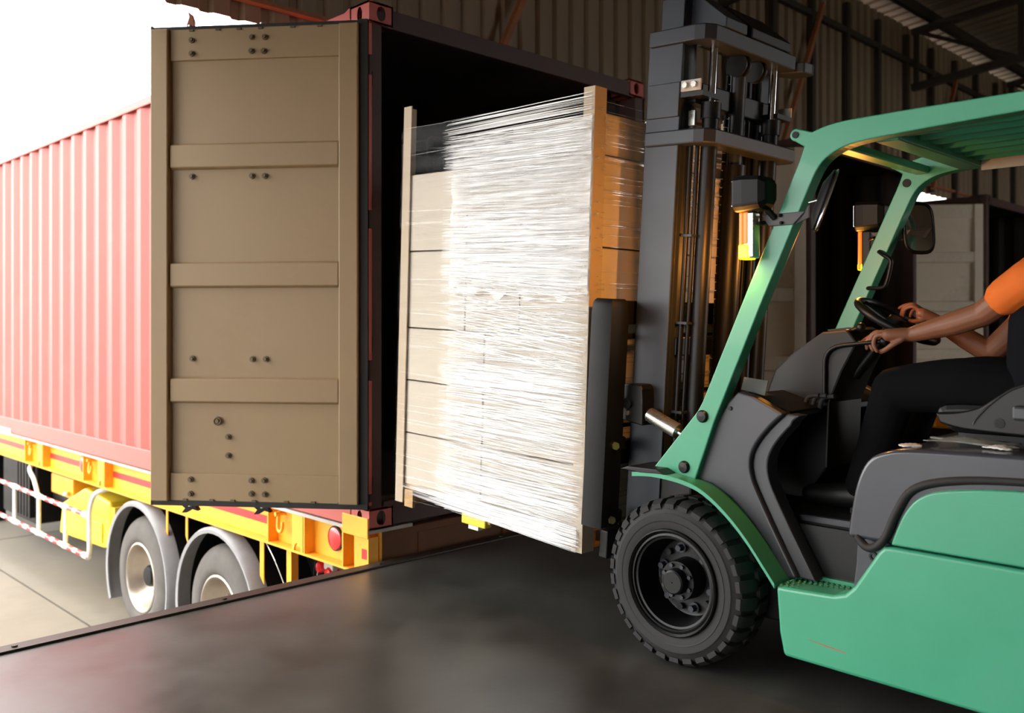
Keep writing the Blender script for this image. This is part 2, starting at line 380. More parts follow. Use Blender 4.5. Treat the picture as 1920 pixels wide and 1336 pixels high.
def container(x0, H, L, col, dcol, label, group, hinge_door_right=True, detail=True):
    W = 2.438; z0 = .171; z1 = z0+H; X1 = x0+W
    c = thing('shipping_container', label, 'container', (x0+W/2, L/2, z0), group)
    def side(xo, s):
        prof = corr(.17, L-.17); m = len(prof)
        vs = [(xo+s*(.012+.036*d), y, z0+.15) for y,d in prof]+[(xo+s*(.012+.036*d), y, z1-.06) for y,d in prof]
        MB().add(vs, [(i,i+1,m+i+1,m+i) for i in range(m-1)]).build('side_panel', col, c)
        vs = [(xo+s*(.018+.036*d), y, z0+.17) for y,d in prof]+[(xo+s*(.018+.036*d), y, z1-.05) for y,d in prof]
        MB().add(vs, [(i,i+1,m+i+1,m+i) for i in range(m-1)]).build('side_shade_sheet', 'container_inside_shade', c)  # added dark sheet carrying the interior's shade
        MB().box(min(xo,xo+s*.05), max(xo,xo+s*.05), .16, L-.16, z0+.004, z0+.155).build('bottom_rail', col, c, bevel=.006)
        MB().box(min(xo,xo+s*.016), max(xo,xo+s*.016), .17, L-.17, z1-.075, z1-.012).build('top_rail', col, c, bevel=.006)
    side(x0, 1); side(X1, -1)
    MB().box(x0+.03, X1-.03, .1, L-.1, z1-.05, z1-.03).build('roof_panel', col, c)
    MB().box(x0+.017, X1-.017, .13, L-.1, z1-.058, z1-.051).build('roof_shade_sheet', 'container_inside_shade', c)  # added dark sheet, overhead shade in its colour
    MB().box(x0+.06, X1-.06, L-.1, L-.085, z0+.17, z1-.06).build('front_shade_sheet', 'container_inside_shade', c)  # added dark sheet, shade of the closed end in its colour
    MB().box(x0+.05, X1-.05, .05, L-.1, z0+.13, z0+.17).build('deck', 'container_floor', c)
    MB().box(x0+.05, X1-.05, L-.08, L-.05, z0+.1, z1-.05).build('front_panel', col, c)
    for xa, xb in ((x0, x0+.085), (X1-.085, X1)):
        MB().box(xa, xb, 0, .15, z0+.118, z1-.118).build('corner_post', 'container_shaded', c, bevel=.005)
        MB().box(xa, xb, L-.15, L, z0+.118, z1-.118).build('corner_post', col, c, bevel=.005)
    MB().ext([(0,z1-.125),(.0,z1-.02),(.12,z1-.02),(.12,z1-.09),(.05,z1-.125)], 'x', x0+.1, X1-.1).build('door_header', 'container_shaded', c, bevel=.004)
    MB().box(x0+.1, X1-.1, .0, .13, z0+.01, z0+.145).build('door_sill', 'container_shaded', c, bevel=.004)
    for sx, xx in ((-1, x0), (1, X1)):
        for sy, yy in ((-1, 0), (1, L)):
            for zz in (z0, z1-.118):
                casting(MB(), xx+sx*.004, yy+sy*.004, zz, sx, sy).build('corner_casting', col, c, norm=False)
    if detail:
        for za, zc in ((.135,.155),(.20,.82),(.93,1.65),(1.75,2.49),(2.60,2.775)):
            MB().box(x0-.006, x0+.016, -.004, .15, z0+za, z0+zc).build('post_lit_edge', col, c, bevel=.003)  # lit corner of the shaded post, painted in the container colour
    # gusset beside the near top casting
    MB().ext([(.18,z1-.02),(.18,z1+.0),(.34,z1-.055),(.18,z1-.06)], 'x', x0-.004, x0+.05).build('gusset', col, c)
    # doors, swung open past square on both sides
    def door(H0, D, N, flip):
        zb, zt = z0+.134, z1-.117; Wd = 1.235
        def Q(s, n, z): return H0+D*s+N*n+Vector((0,0,z))
        def slab(b, s0, s1, za, zc, n0, n1):
            vs = [Q(s_,n_,z_) for z_ in (za,zc) for s_,n_ in ((s0,n0),(s1,n0),(s1,n1),(s0,n1))]
            return b.add(vs, [(0,3,2,1),(4,5,6,7),(0,1,5,4),(1,2,6,5),(2,3,7,6),(3,0,4,7)])
        dr = slab(MB(), .05, 1.215, zb+.02, zt-.02, -.036, -.012).build('door', dcol, c)
        slab(MB(), .055, .162, zb+.012, zt-.012, -.034, .022).build('door_stile', dcol, dr, bevel=.006)
        slab(MB(), 1.135, Wd, zb+.012, zt-.012, -.034, .030).build('door_stile', dcol, dr, bevel=.006)
        slab(MB(), .164, 1.133, zt-.185, zt-.012, -.034, .004).build('door_rail', dcol, dr, bevel=.004)
        slab(MB(), .164, 1.133, zb+.012, zb+.165, -.034, .004).build('door_rail', dcol, dr, bevel=.004)
        for f in (.272, .521, .763):
            zc = zt-(zt-zb)*f; b = MB(); h = .062
            sec = [(-.012,zc-h-.012),(.016,zc-h),(.016,zc+h),(-.012,zc+h+.012)]
            vs = [Q(s_,n_,z_) for s_ in (.164,1.128) for n_,z_ in sec]
            b.add(vs, [(0,1,2,3),(7,6,5,4),(0,4,5,1),(1,5,6,2),(2,6,7,3),(3,7,4,0)]).build('door_rib', dcol, dr, bevel=.005)
        if not detail: return dr
        g = MB()
        slab(g, .005, .056, zb-.012, zt+.012, -.03, -.002); slab(g, .005, Wd+.008, zb-.016, zb+.014, -.03, .004)
        slab(g, .005, Wd+.008, zt-.012, zt+.005, -.03, .002); slab(g, Wd, Wd+.01, zb-.016, zt+.012, -.03, .006)
        g.build('gasket', 'gasket', dr)
        bolt = [None]
        def put(s_, z_, n0):
            p = Q(s_, n0, z_)
            if bolt[0] is None:
                b = MB(); b.cyl(p-N*.002, p+N*.006, .017, .016, 12); b.cyl(p+N*.005, p+N*.017, .011, .009, 10); bolt[0] = b.build('bolt', 'bolt_dark', dr, smooth=40)
            else: clone(bolt[0], p+N*.0075, dr)
        S = lambda px: (691-px)/(691-285)*1.24
        Zf = lambda px, py: 1.3+(607-py)*(4.98+.14*(691-px)/406)/1717+(z1-3.067)
        for px, py in ((476,70),(500,70),(475,96),(498,96),(362,76),(362,101),(360,898),(360,925),(475,900),(499,900),(475,925),(500,926)): put(S(px), Zf(px,py), .004)
        for px, py in ((360,330),(474,329),(498,329),(361,672),(475,673),(500,673),(410,750),(429,819),(429,854)): put(S(px), Zf(px,py), -.012)
        p = Q(S(410), .0, Zf(410,789)); u = D; w = Vector((0,0,1))
        MB().tube([p+(u*math.cos(R(a))+w*math.sin(R(a)))*.02 for a in range(0,360,30)], .005, 8, closed=True).build('seal_ring', 'bolt_dark', dr, smooth=60)
        MB().cyl(p-N*.014, p+N*.008, .009, seg=8).build('bolt', 'bolt_dark', dr)
        for k, px in enumerate((440, 540, 590, 640, 400, 480, 350)):   # drain clips along the edges
            slab(MB(), S(px)-.012, S(px)+.012, zb+.014, zb+.024, .004, .014).build('clip', 'bolt_dark', dr)
            slab(MB(), S(px+12)-.012, S(px+12)+.012, zt-.026, zt-.016, .004, .014).build('clip', 'bolt_dark', dr)
        # locking bars on the outer face, their cams reach past the door edge
        for s_ in (S(350), S(488)):
            MB().cyl(Q(s_,-.062,zb-.03), Q(s_,-.062,zt+.03), .017).build('locking_bar', 'silver', dr, smooth=50)
            b = MB()
            pts = [(-.016,.0),(-.02,.05),(-.008,.085),(.012,.1),(.004,.07),(.018,.03),(.016,0)]
            vs = [Q(s_+a,n_,zt+.005+z_) for n_ in (-.078,-.048) for a,z_ in pts]; n = len(pts)
            b.add(vs, [tuple(range(n)), tuple(range(2*n-1,n-1,-1))]+[(i,(i+1)%n,n+(i+1)%n,n+i) for i in range(n)])
            if s_ > .8: b.build('cam', 'rust_steel', dr)
            b = MB(); pts = [(-.03,.0),(-.05,-.018),(-.03,-.026),(-.046,-.05),(-.01,-.04),(.02,-.06),(.05,-.062),(.03,-.036),(.05,-.02),(.028,-.014),(.03,0)]
            vs = [Q(s_+a,n_,zb-.005+z_) for n_ in (-.09,-.05) for a,z_ in pts]; n = len(pts)
            b.add(vs, [tuple(range(n)), tuple(range(2*n-1,n-1,-1))]+[(i,(i+1)%n,n+(i+1)%n,n+i) for i in range(n)])
            b.build('cam', 'gasket', dr)
        for f in (.117, .37, .665, .955):
            z_ = zt-(zt-zb)*f
            b = slab(MB(), -.015, .06, z_-.04, z_+.04, -.05, -.028); b.build('hinge', 'gasket', dr)
        return dr
    door(Vector((x0-.012,-.01,0)), DOOR_D, DOOR_N, 1)
    if hinge_door_right:
        door(Vector((X1+.012,-.01,0)), Vector((.6298,.7768,0)), Vector((.7768,-.6298,0)), -1)
    return c
contA = container(0., 2.896, 12.19, 'container_red', 'door_olive', 'red corrugated shipping container with open olive door, being loaded by the forklift', 'containers backed up to the dock')
contB = container(5.0, 2.896, 12.19, 'container_shaded', 'door_grey', 'container with open grey ribbed door seen behind the forklift mast', 'containers backed up to the dock', detail=False)
contC = container(9.68, 2.80, 12.19, 'container_shaded', 'door_grey', 'furthest container, its open grey door seen behind the driver', 'containers backed up to the dock', detail=False)

# ------------------------------------------------------------------ trailers
def truck_wheel(y, xo, sgn, parent, zc, r=.47, detail=True):
    """wheel with its outer face at xo, facing sgn (-1 = towards -x)"""
    o = (xo, y, zc); ax = (-sgn, 0, 0)
    prof = [(.02,.27),(.0,.29),(-.004,.33),(.0,.38),(.012,.425),(.035,.455),(.055,.468),(.10,.47),(.16,.47),(.20,.468),(.22,.455),(.245,.42),(.255,.36),(.25,.29),(.23,.27)]
    prof = [(t, q*r/.47) for t,q in prof]
    b = MB(); b.lathe(prof, o, ax, 48)
    for k in (.085,.13,.175): b.lathe([(k-.006,r+.001),(k-.006,r+.004),(k+.006,r+.004),(k+.006,r+.001)], o, ax, 48)
    w = b.build('wheel', 'rubber_dusty', parent, smooth=40)
    rp = [(.02,.272),(.004,.275),(.0,.262),(.012,.25),(.05,.24),(.09,.225),(.14,.20),(.17,.17),(.165,.13),(.15,.125),(.15,.0)]
    rim = MB().lathe(rp, o, ax, 40).build('rim', 'rim_silver', w, smooth=40)
    if detail:
        MB().lathe([(.15,.09),(.08,.085),(.06,.07),(.055,0)], o, ax, 24).build('hub', 'black_paint', w, smooth=40)
        for k in range(10):
            g = 2*math.pi*k/10; c = Vector(o)+Vector((0,math.cos(g),math.sin(g)))*.148
            MB().cyl(c+Vector(ax)*.165, c+Vector(ax)*.125, .014, seg=6).build('wheel_nut', 'rim_silver', w)
    return w
def trailer(x0, label, detail=True):
    W = 2.438; X1 = x0+W; L = 12.6
    t = thing('container_trailer', label, 'trailer', (x0+W/2, 6, YARD), 'container trailers at the dock')
    zt, zb = .150, -.07
    for s, xo in ((1, x0), (-1, X1)):
        lo = lambda a, b_: (min(xo+s*a, xo+s*b_), max(xo+s*a, xo+s*b_))
        side = MB(); a, b_ = lo(.07,.085); side.box(a,b_,.0,L,zb,zt); a, b_ = lo(0.,.12); side.box(a,b_,.0,L,zb-.014,zb)
        sb = side.build('side_beam', 'trailer_yellow', t)
        a, b_ = lo(-.005,.3); MB().box(a,b_,.0,L,zt,zt+.018).build('top_flange', 'trailer_top', sb)
        for ys in ((.66,1.083),(3.76,4.24),(5.3,5.82),(8.2,8.7)):
            for y in ys:
                a, b_ = lo(.0,.07); MB().box(a,b_,y-.006,y+.006,zb,zt).build('stiffener', 'trailer_yellow', sb)
            # flush plate with a half-round notch at its foot
            ya = ys[0]+.015; yb = ys[0]+.135; ym = (ya+yb)/2; r_ = .038
            poly = [(ya,zt),(ya,zb)]+[(ym-r_*math.cos(R(q)), zb+r_*1.3*math.sin(R(q))) for q in range(0,181,20)]+[(yb,zb),(yb,zt)]
            a, b_ = lo(.0,.012); MB().ext(poly, 'x', a, b_).build('cover_plate', 'trailer_yellow', sb)
            if detail and s == 1:
                y = ys[1]-.12
                pts = [(xo+.03,y+.03,zt-.02),(xo+.02,y+.028,zt-.07),(xo+.012,y+.015,zt-.125),(xo+.01,y-.015,zt-.14),(xo+.012,y-.035,zt-.115),(xo+.015,y-.035,zt-.075)]
                MB().tube(smooth_path(pts,4), .011, 8).build('lashing_hook', 'trailer_yellow', sb, smooth=60)
                MB().cyl((xo+.07,y+.03,zt-.035),(xo+.0,y+.03,zt-.035),.014,seg=10).build('hook_pin', 'trailer_yellow', sb, smooth=40)
    if detail:
        # reflective stripe, reflectors
        for ya, yb in ((1.1,3.74),(4.3,5.28),(5.86,8.18)):
            MB().box(x0+.065, x0+.0695, ya, yb, .012, .062).build('red_stripe', 'tape_red', t)
        for y, z in ((.42,.05),(4.42,.045),(8.9,.04)):
            rf = MB().lathe([(0,.073),(.012,.073),(.012,.066)], (x0+.069,y,z), (-1,0,0), 28).build('reflector', 'gasket', t, smooth=40)
            MB().lathe([(.006,.067),(.016,.064),(.022,.045),(.024,0)], (x0+.069,y,z), (-1,0,0), 28).build('reflector_lens', 'reflector_red', rf, smooth=50)
        # rear end bracket with upstand and red tape
        eb = MB().box(x0-.012, x0+.0, .0, .245, .125, .237).build('end_bracket', 'trailer_yellow', t, bevel=.004)
        MB().box(x0+.0, x0+.07, .25, .262, zb, zt).build('bracket_web', 'trailer_yellow', eb)
        MB().box(x0-.006, x0+.06, .0, .012, zb-.01, .13).build('bracket_web', 'trailer_yellow', eb)
        MB().box(x0+.02, x0+.03, .012, .17, zb, .128).build('bracket_web', 'trailer_yellow', eb)
        MB().box(x0+.017, x0+.0195, .03, .095, .0, .055).build('red_tape', 'tape_red', eb)
        MB().box(x0-.01, x0+.0, 6.25, 6.75, .15, .215).build('white_plate', 'tape_white', t)
    # rear cross member, main beams, cross bars, axles
    rc = MB().box(x0+.07, X1-.07, .012, .09, zb-.03, zt).build('rear_cross_member', 'cross_shaded', t, bevel=.004)
    if detail:
        MB().box(x0+.35, x0+.9, .004, .012, -.01, .11).build('rear_panel', 'cross_shaded', rc)
        MB().box(x0+1.02, x0+1.1, -.004, .012, -.04, .13).build('stop_block', 'cross_shaded', rc)
    for xa in (.62, 1.68):
        b = MB(); b.box(x0+xa, x0+xa+.14, .1, L, -.06, -.04); b.box(x0+xa, x0+xa+.14, .1, L, -.42, -.40); b.box(x0+xa+.06, x0+xa+.075, .1, L, -.40, -.06)
        b.box(x0+xa, x0+xa+.14, .1, L, zt-.1, zt-.02)
        b.build('main_beam', 'black_paint', t)
    for y in (1.2, 2.4, 3.7, 5.0, 6.4, 7.8, 9.2, 10.6):
        MB().box(x0+.09, X1-.09, y-.04, y+.04, -.05, .1).build('cross_bar', 'black_paint', t)
    for y in (1.78, 3.09):
        MB().box(x0+.3, X1-.3, y-.075, y+.075, YARD+.40, YARD+.54).build('axle', 'black_paint', t)
        for xa in (.55, 1.62): MB().beam((x0+xa+.1,y-.45,-.45),(x0+xa+.1,y+.45,-.5),.1,.12).build('leaf_spring', 'black_paint', t)
        for s, xo in ((-1, x0+.02), (1, X1-.02)):
            truck_wheel(y, xo, s, t, YARD+.47, detail=detail)
            if s == -1 and detail:
                b = MB(); lip = []; 
                A0, A1 = -28, 208; n = 30; r0 = .585
                vs = []
                for i in range(n+1):
                    g = R(A0+(A1-A0)*i/n); dy, dz = math.cos(g), math.sin(g)
                    for xx, rr in ((xo-.035, r0-.03), (xo-.04, r0-.004), (xo-.02, r0+.01), (xo+.075, r0+.01), (xo+.075, r0), (xo-.018, r0), (xo-.028, r0-.01), (xo-.026, r0-.03)):
                        vs.append((xx, y+dy*rr, YARD+.48+dz*rr))
                fs = [(i*8+k, i*8+(k+1)%8, (i+1)*8+(k+1)%8, (i+1)*8+k) for i in range(n) for k in range(8)]
                fs += [tuple(range(8)), tuple(n*8+k for k in range(8))]
                mg = b.add(vs, fs).build('mudguard', 'mudguard', t, smooth=40)
                vs = []
                for i in range(n+1):
                    g = R(A0+(A1-A0)*i/n); dy, dz = math.cos(g), math.sin(g)
                    for xx, rr in ((xo+.076, r0-.002), (xo+.076, r0+.008), (xo+.42, r0+.008), (xo+.42, r0-.002)): vs.append((xx, y+dy*rr, YARD+.48+dz*rr))
                MB().add(vs, [(i*4+k, i*4+(k+1)%4, (i+1)*4+(k+1)%4, (i+1)*4+k) for i in range(n) for k in range(4)]).build('mudguard_liner', 'black_paint', mg, smooth=40)
                MB().box(xo+.43, xo+.44, y-.62, y+.62, YARD+.25, zb-.02).build('wheel_shield', 'black_paint', mg)
                MB().cyl((xo+.1,y,YARD+.48+r0),(xo+.1,y,zb),.02).build('mudguard_stay', 'black_paint', t)
    MB().box(x0+.3, X1-.3, 2.2, 2.6, -.95, -.5).build('brake_unit', 'black_paint', t, bevel=.04)
    if not detail:
        for xa in (.45, 1.85): MB().box(x0+xa, x0+xa+.14, 10.2, 10.34, YARD, -.1).build('landing_leg', 'black_paint', t)
        return t
    # yellow hanger strips, wire, tail lights
    for y, z1_ in ((2.659,-.35),(2.327,-.30)):
        MB().ext([(y-.016,zb),(y+.016,zb),(y+.016,z1_+.05),(y-.016,z1_)], 'x', x0+.05, x0+.056).build('hanger_strip', 'trailer_yellow', t)
    MB().ext([(1.22,zb),(1.27,zb),(1.27,-.33),(1.22,-.38)], 'x', x0+.05, x0+.056).build('hanger_strip', 'trailer_yellow', t)
    MB().ext([(x0+.04,.87),(x0+.046,.87),(x0+.046,.918),(x0+.12,.918),(x0+.12,.924),(x0+.04,.924)], 'z', -.42, zb).build('hanger_post', 'trailer_yellow', t)
    MB().tube(smooth_path([(x0+.06,1.22,-.1),(x0+.05,1.08,-.2),(x0+.06,.93,-.4)],6), .004, 6).build('wire', 'silver', t)
    lb = MB().box(x0+.2, x0+.4, .66, .76, -.22, -.10).build('lamp_bracket', 'trailer_top', t, bevel=.01)
    for xx, y, z in ((.20,.80,-.215),(.20,.70,-.235)):
        lp = MB().lathe([(.09,0),(.09,.034),(.0,.038),(-.012,.03),(-.016,0)], (x0+xx,y,z), (1,0,.12), 20).build('tail_lamp', 'reflector_red', t, smooth=40)
        MB().lathe([(.035,.039),(.035,.046),(.05,.046),(.05,.039)], (x0+xx,y,z), (1,0,.12), 20).build('lamp_ring', 'reflector_red', lp, smooth=40)
    for k in range(5):
        p = [(x0+.22+.03*k, .8+.03*random.random(), -.12), (x0+.2+.02*k, .84+.03*random.random(), -.22), (x0+.16+.05*random.random(), .80, -.33), (x0+.2, .7, -.4)]
        MB().tube(smooth_path(p,5), .005, 6).build('cable', 'silver' if k%2 else 'black_paint', t)
    # side guard of white tubes with red bands
    gx = x0-.01
    sg = MB().tube(smooth_path([(gx+.22,3.86,-.10),(gx+.1,3.88,-.105),(gx+.01,3.95,-.15),(gx,4.04,-.28),(gx,4.06,-.40)],6)+[(gx,4.06,-.55)]+smooth_path([(gx,4.06,-.62),(gx,4.075,-.69),(gx,4.15,-.71)],5)+[(gx,9.6,-.71)], .021, 12).build('side_guard', 'pipe_white', t, smooth=60)
    MB().tube([(gx,4.07,-.355),(gx,9.6,-.355)], .02, 12).build('guard_rail', 'pipe_white', sg, smooth=60)
    for y in (4.643,5.365,6.1,6.85,7.6,8.35,9.1):
        MB().tube([(gx,y,-.345),(gx,y,-.71)], .019, 12).build('guard_upright', 'pipe_white', sg, smooth=60)
    for y in (5.40, 7.62):
        MB().tube(smooth_path([(gx+.35,y+.55,-.10),(gx+.15,y+.5,-.10),(gx+.02,y+.3,-.13),(gx,y+.1,-.22),(gx,y,-.34)],6), .02, 12).build('guard_stay', 'pipe_white', sg, smooth=60)
    for z in (-.355, -.71):
        for y in (4.22,4.44,4.80,5.02,5.55,5.8,6.25,6.5,7.0,7.3,7.75,8.0):
            MB().tube([(gx,y,z),(gx,y+.12,z)], .0222, 12).build('red_band', 'tape_red', sg, smooth=60)
    for y in (4.14,4.643,5.365,6.1):
        for z in (-.355,-.71): MB().tube([(gx,y-.05,z),(gx,y+.05,z)], .027, 12).build('clamp', 'pipe_white', sg, smooth=60)
    MB().tube([(x0+.1,5.0,-.3),(x0+.5,5.6,-.42)], .02, 10).build('guard_strut', 'pipe_white', sg, smooth=60)
    # tool boxes behind the guard
    tb = MB().ext([(3.95,-.62),(3.95,-.24),(4.55,-.19),(5.12,-.40),(5.20,-.70),(4.1,-.66)], 'x', x0+.12, x0+.6).build('tool_box', 'tool_yellow', t, bevel=.02)
    MB().box(x0+.105, x0+.12, 4.1, 5.0, -.62, -.44).build('box_lid', 'tool_yellow', tb, bevel=.008)
    MB().box(x0+.13, x0+.6, 3.87, 3.945, -.72, -.28).build('box_end', 'tool_yellow', tb)
    bb = MB().box(x0+.16, x0+.55, 4.95, 5.55, -.36, -.17).build('valve_box', 'trailer_yellow', t, bevel=.012)
    for k in range(3): MB().cyl((x0+.22,5.05+.1*k,-.165),(x0+.19,5.05+.1*k,-.13),.032,seg=14).build('hose_coupling', 'tape_red' if k != 1 else 'rim_silver', bb, smooth=40)
    at_ = MB(); at_.cyl((x0+.62,5.3,-.55),(x0+.62,6.4,-.55),.17,seg=24); at_.build('air_tank', 'black_paint', t, smooth=40)
    for k in range(5): MB().box(x0+.25, x0+.62, 6.5+.1*k, 6.56+.1*k, -.78, -.2).build('battery_slat', 'black_paint', t)
    MB().box(x0+.3, x0+.6, 6.45, 7.6, -.85, -.15).build('spare_carrier', 'black_paint', t, bevel=.02)
    for xa in (.45, 1.85): MB().box(x0+xa, x0+xa+.16, 8.6, 8.76, YARD, -.1).build('landing_leg', 'black_paint', t)
    MB().box(x0+1.3, x0+2.2, 3.9, 8.4, -.9, -.12).build('spare_box', 'black_paint', t, bevel=.02)
    return t
trA = trailer(0., 'yellow container trailer with grey mudguards and red and white side guard under the olive-door container')
trB = trailer(5.0, 'trailer under the container seen behind the forklift mast', False)
trC = trailer(9.68, 'trailer under the furthest container behind the driver', False)

# ------------------------------------------------------------------ palletised load, tipped back with the mast
LP = Vector((0, -1.53, .32))
ML = Matrix.Translation(LP) @ Matrix.Rotation(R(2.2), 4, 'X') @ Matrix.Translation(-LP)
def LL(x, l, h): return (x, -1.53+l, .32+h)          # load coordinates: x across, l from the mast end, h height
def lbox(b, x0, x1, l0, l1, h0, h1): return b.box(x0, x1, -1.53+l0, -1.53+l1, .32+h0, .32+h1)
LW, LLn = 1.06, 1.295
pal = thing('pallet', 'wooden pallet raised on the forks under the wrapped cartons', 'pallet', ML @ Vector(LL(LW/2, LLn/2, 0)))
for k in range(3):
    l = .03+k*.57
    lbox(MB(), .03, LW-.03, l, l+.095, .0, .014).build('bottom_board', 'pallet_wood', pal, ML)
    for xx in (.03, .48, .93): lbox(MB(), xx, xx+.1, l, l+.095, .014, .075).build('block', 'pallet_wood', pal, ML, bevel=.003)
for k in range(7):
    xx = .02+k*.148
    lbox(MB(), xx, xx+.11, .02, LLn-.02, .077, .098).build('deck_board', 'pallet_wood', pal, ML)
lbox(MB(), .001, .018, 1.155, 1.222, -.015, .074).build('end_block', 'pallet_wood', pal, ML)
yb = lbox(MB(), .015, .06, .62, .79, -.022, .03).build('plastic_foot', 'pallet_yellow', pal, ML, bevel=.006)
lbox(MB(), .018, .05, .67, .74, -.04, -.022).build('foot_pad', 'paper_white', yb, ML)

def carton(x0, x1, l0, l1, h0, h1, label, top=False):
    j = lambda: random.uniform(-.003, .003)
    g = .0035; x0 += g+abs(j()); x1 -= g; l0 += g*1.6; l1 -= g*1.6; h1 -= .007
    b = MB(); lbox(b, x0, x1, l0, l1, h0, h1-.004)
    lm = (l0+l1)/2                               # top flaps meet over the middle
    lbox(b, x0, x1, l0, lm-.0015, h1-.004, h1); lbox(b, x0, x1, lm+.0015, l1, h1-.004, h1)
    o = b.build('carton', 'cardboard', None, ML, bevel=.0025, base=True)
    tag(o, label, 'box', 'cartons on the pallet')
    if top: lbox(MB(), x0-.0006, x1+.0006, lm-.025, lm+.025, h1, h1+.0008).build('packing_tape', 'cardboard_post', o, ML)
    return o
hs = [.10, .372, .646, .918, 1.314, 1.711]
names = ['bottom layer', 'second layer up', 'third layer up', 'fourth layer up', 'top full layer']
n3 = ['mast end', 'middle', 'container end']
ex = .008
for i in range(5):
    cols = [ex, .655, LLn-ex] if i < 3 else [ex, .425, .80, LLn-ex]
    for k in range(len(cols)-1):
        nm = ('mast end','container end')[k] if i < 3 else n3[k]
        carton(ex, .53, cols[k], cols[k+1], hs[i], hs[i+1], 'wrapped near-side carton in the %s, at the %s' % (names[i], nm), i == 4)
        if k == 0 or i == 4:
            carton(.53, LW-ex, cols[k], cols[k+1], hs[i], hs[i+1], 'far-side carton in the %s, at the %s' % (names[i], nm), i == 4)
ct = carton(.12, .62, .03, .62, 1.713, 1.90, 'low carton lying on top of the load behind the film', True)
carton(.64, 1.04, .03, .62, 1.713, 1.90, 'second low carton on top of the load, far side', True)
st = tag(lbox(MB(), .1195, .1205, .53, .6, 1.75, 1.86).build('sticker', 'paper_white', ct, ML), 'white paper sticker', 'x')
del st['category']

def post(x, l, sx, sl, h0, h1, label):
    t = .007; w = .062; b = MB()
    xa, xb = sorted((x, x+sx*t)); la, lb_ = sorted((l, l+sl*w)); lbox(b, xa, xb, la, lb_, h0, h1)
    xa, xb = sorted((x+sx*t, x+sx*w*1.25)); la, lb_ = sorted((l, l+sl*t)); lbox(b, xa, xb, la, lb_, h0, h1)
    o = b.build('edge_protector', 'cardboard_post', None, ML, base=True); tag(o, label, 'edge board', 'cardboard corner posts of the load'); return o
post(-.001, LLn+.004, 1, -1, 0.0, 2.06, 'tall cardboard corner post at the near container end of the load')
post(-.001, -.004, 1, 1, 0.0, 1.985, 'tall cardboard corner post at the near mast end of the load')
post(LW+.001, LLn+.004, -1, -1, 0.0, 2.05, 'cardboard corner post at the far container end of the load')
post(LW+.001, -.004, -1, 1, 0.0, 1.99, 'cardboard corner post at the far mast end of the load')

# stretch film: clear wrap all round, near face painted white for sky glare, and hundreds of taut strands
fx = -.010
fm = MB()
nl, nh = 40, 60
vs = []
for i in range(nh+1):
    for k in range(nl+1):
        l = -.006+.90*k/nl; h = .03+1.76*i/nh+.06*(1-k/nl)
        vs.append(LL(fx-.001*math.sin(i*1.7+k*.3)-.0008*math.sin(i*3.1), l, min(h, 1.86)))
fm.add(vs, [(i*(nl+1)+k, i*(nl+1)+k+1, (i+1)*(nl+1)+k+1, (i+1)*(nl+1)+k) for i in range(nh) for k in range(nl)])
film = fm.build('stretch_film', 'film_glare', None, ML, smooth=60, base=True)
tag(film, 'clear plastic stretch film with painted white glare, wound round the pallet load', 'plastic wrap')
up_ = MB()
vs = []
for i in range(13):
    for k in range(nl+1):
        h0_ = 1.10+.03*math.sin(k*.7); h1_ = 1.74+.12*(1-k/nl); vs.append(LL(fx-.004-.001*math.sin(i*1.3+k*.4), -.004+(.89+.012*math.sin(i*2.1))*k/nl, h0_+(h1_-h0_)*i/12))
up_.add(vs, [(i*(nl+1)+k, i*(nl+1)+k+1, (i+1)*(nl+1)+k+1, (i+1)*(nl+1)+k) for i in range(12) for k in range(nl)]).build('glare_sheet', 'film_glare_dense', film, ML, smooth=60)  # upper glare painted as a second, whiter sheet
cw = MB()
ring = [(fx+.004, LLn+.012), (fx+.004, -.012), (LW+.012, -.012), (LW+.012, LLn+.012)]
vs = [LL(x,l,h) for h in (.04, 1.93) for x,l in ring]
cw.add(vs, [(0,1,5,4),(1,2,6,5),(2,3,7,6),(3,0,4,7)]).build('clear_film', 'film_clear', film, ML)
def ribbon(b, l0, h0, l1, h1, w, a, x=fx, sag=0.):
    n = 4; vs = []
    for i in range(n+1):
        t = i/n; wt = w*(1-.75*abs(2*t-1)**4)
        l = l0+(l1-l0)*t; h = h0+(h1-h0)*t+sag*math.sin(math.pi*t)
        dx, dz = math.sin(a)*wt/2, math.cos(a)*wt/2
        vs += [LL(x-dx, l, h-dz), LL(x+dx, l, h+dz)]
    b.add(vs, [(2*i,2*i+1,2*i+3,2*i+2) for i in range(n)])
sb = MB(); rnd = random.Random(3)  # white strands carry the glare too and stop at its edge
for k in range(3600):
    h = .03+1.79*rnd.random(); band = math.sin(h*11.3)+.6*math.sin(h*27.1+1)
    if rnd.random() > .55+.25*band: continue
    if rnd.random() < .3: l0, l1 = rnd.uniform(.0,.04), .92+rnd.gauss(0,.03)
    else:
        c = rnd.uniform(.0,.9); ln = rnd.uniform(.15,.6); l0, l1 = max(0,c-ln/2), min(.95,c+ln/2)
    sl = rnd.choice((.0,.01,-.03,-.06)) if h < 1.15 else rnd.choice((0.,-.02,-.05))
    if .75 < h < 1.1: sl = rnd.choice((-.13,.05,-.09,.0))
    ribbon(sb, l0, h-sl*l0, l1, h-sl*l1, rnd.choice((.0010,.0014,.0018,.0026,.0036)), rnd.uniform(-.5,.5), fx-.006-.006*rnd.random(), rnd.uniform(-.004,.004))
for k in range(64):                                      # taut strands bridging above the cartons
    h = 1.72+.235*rnd.random()**.8
    l1 = .93+rnd.gauss(0,.02)
    ribbon(sb, .0, h+rnd.uniform(-.006,.006), l1, h-.012+rnd.uniform(-.006,.006), rnd.uniform(.0015,.0055), rnd.uniform(-.7,.7), fx-.001-.006*rnd.random())
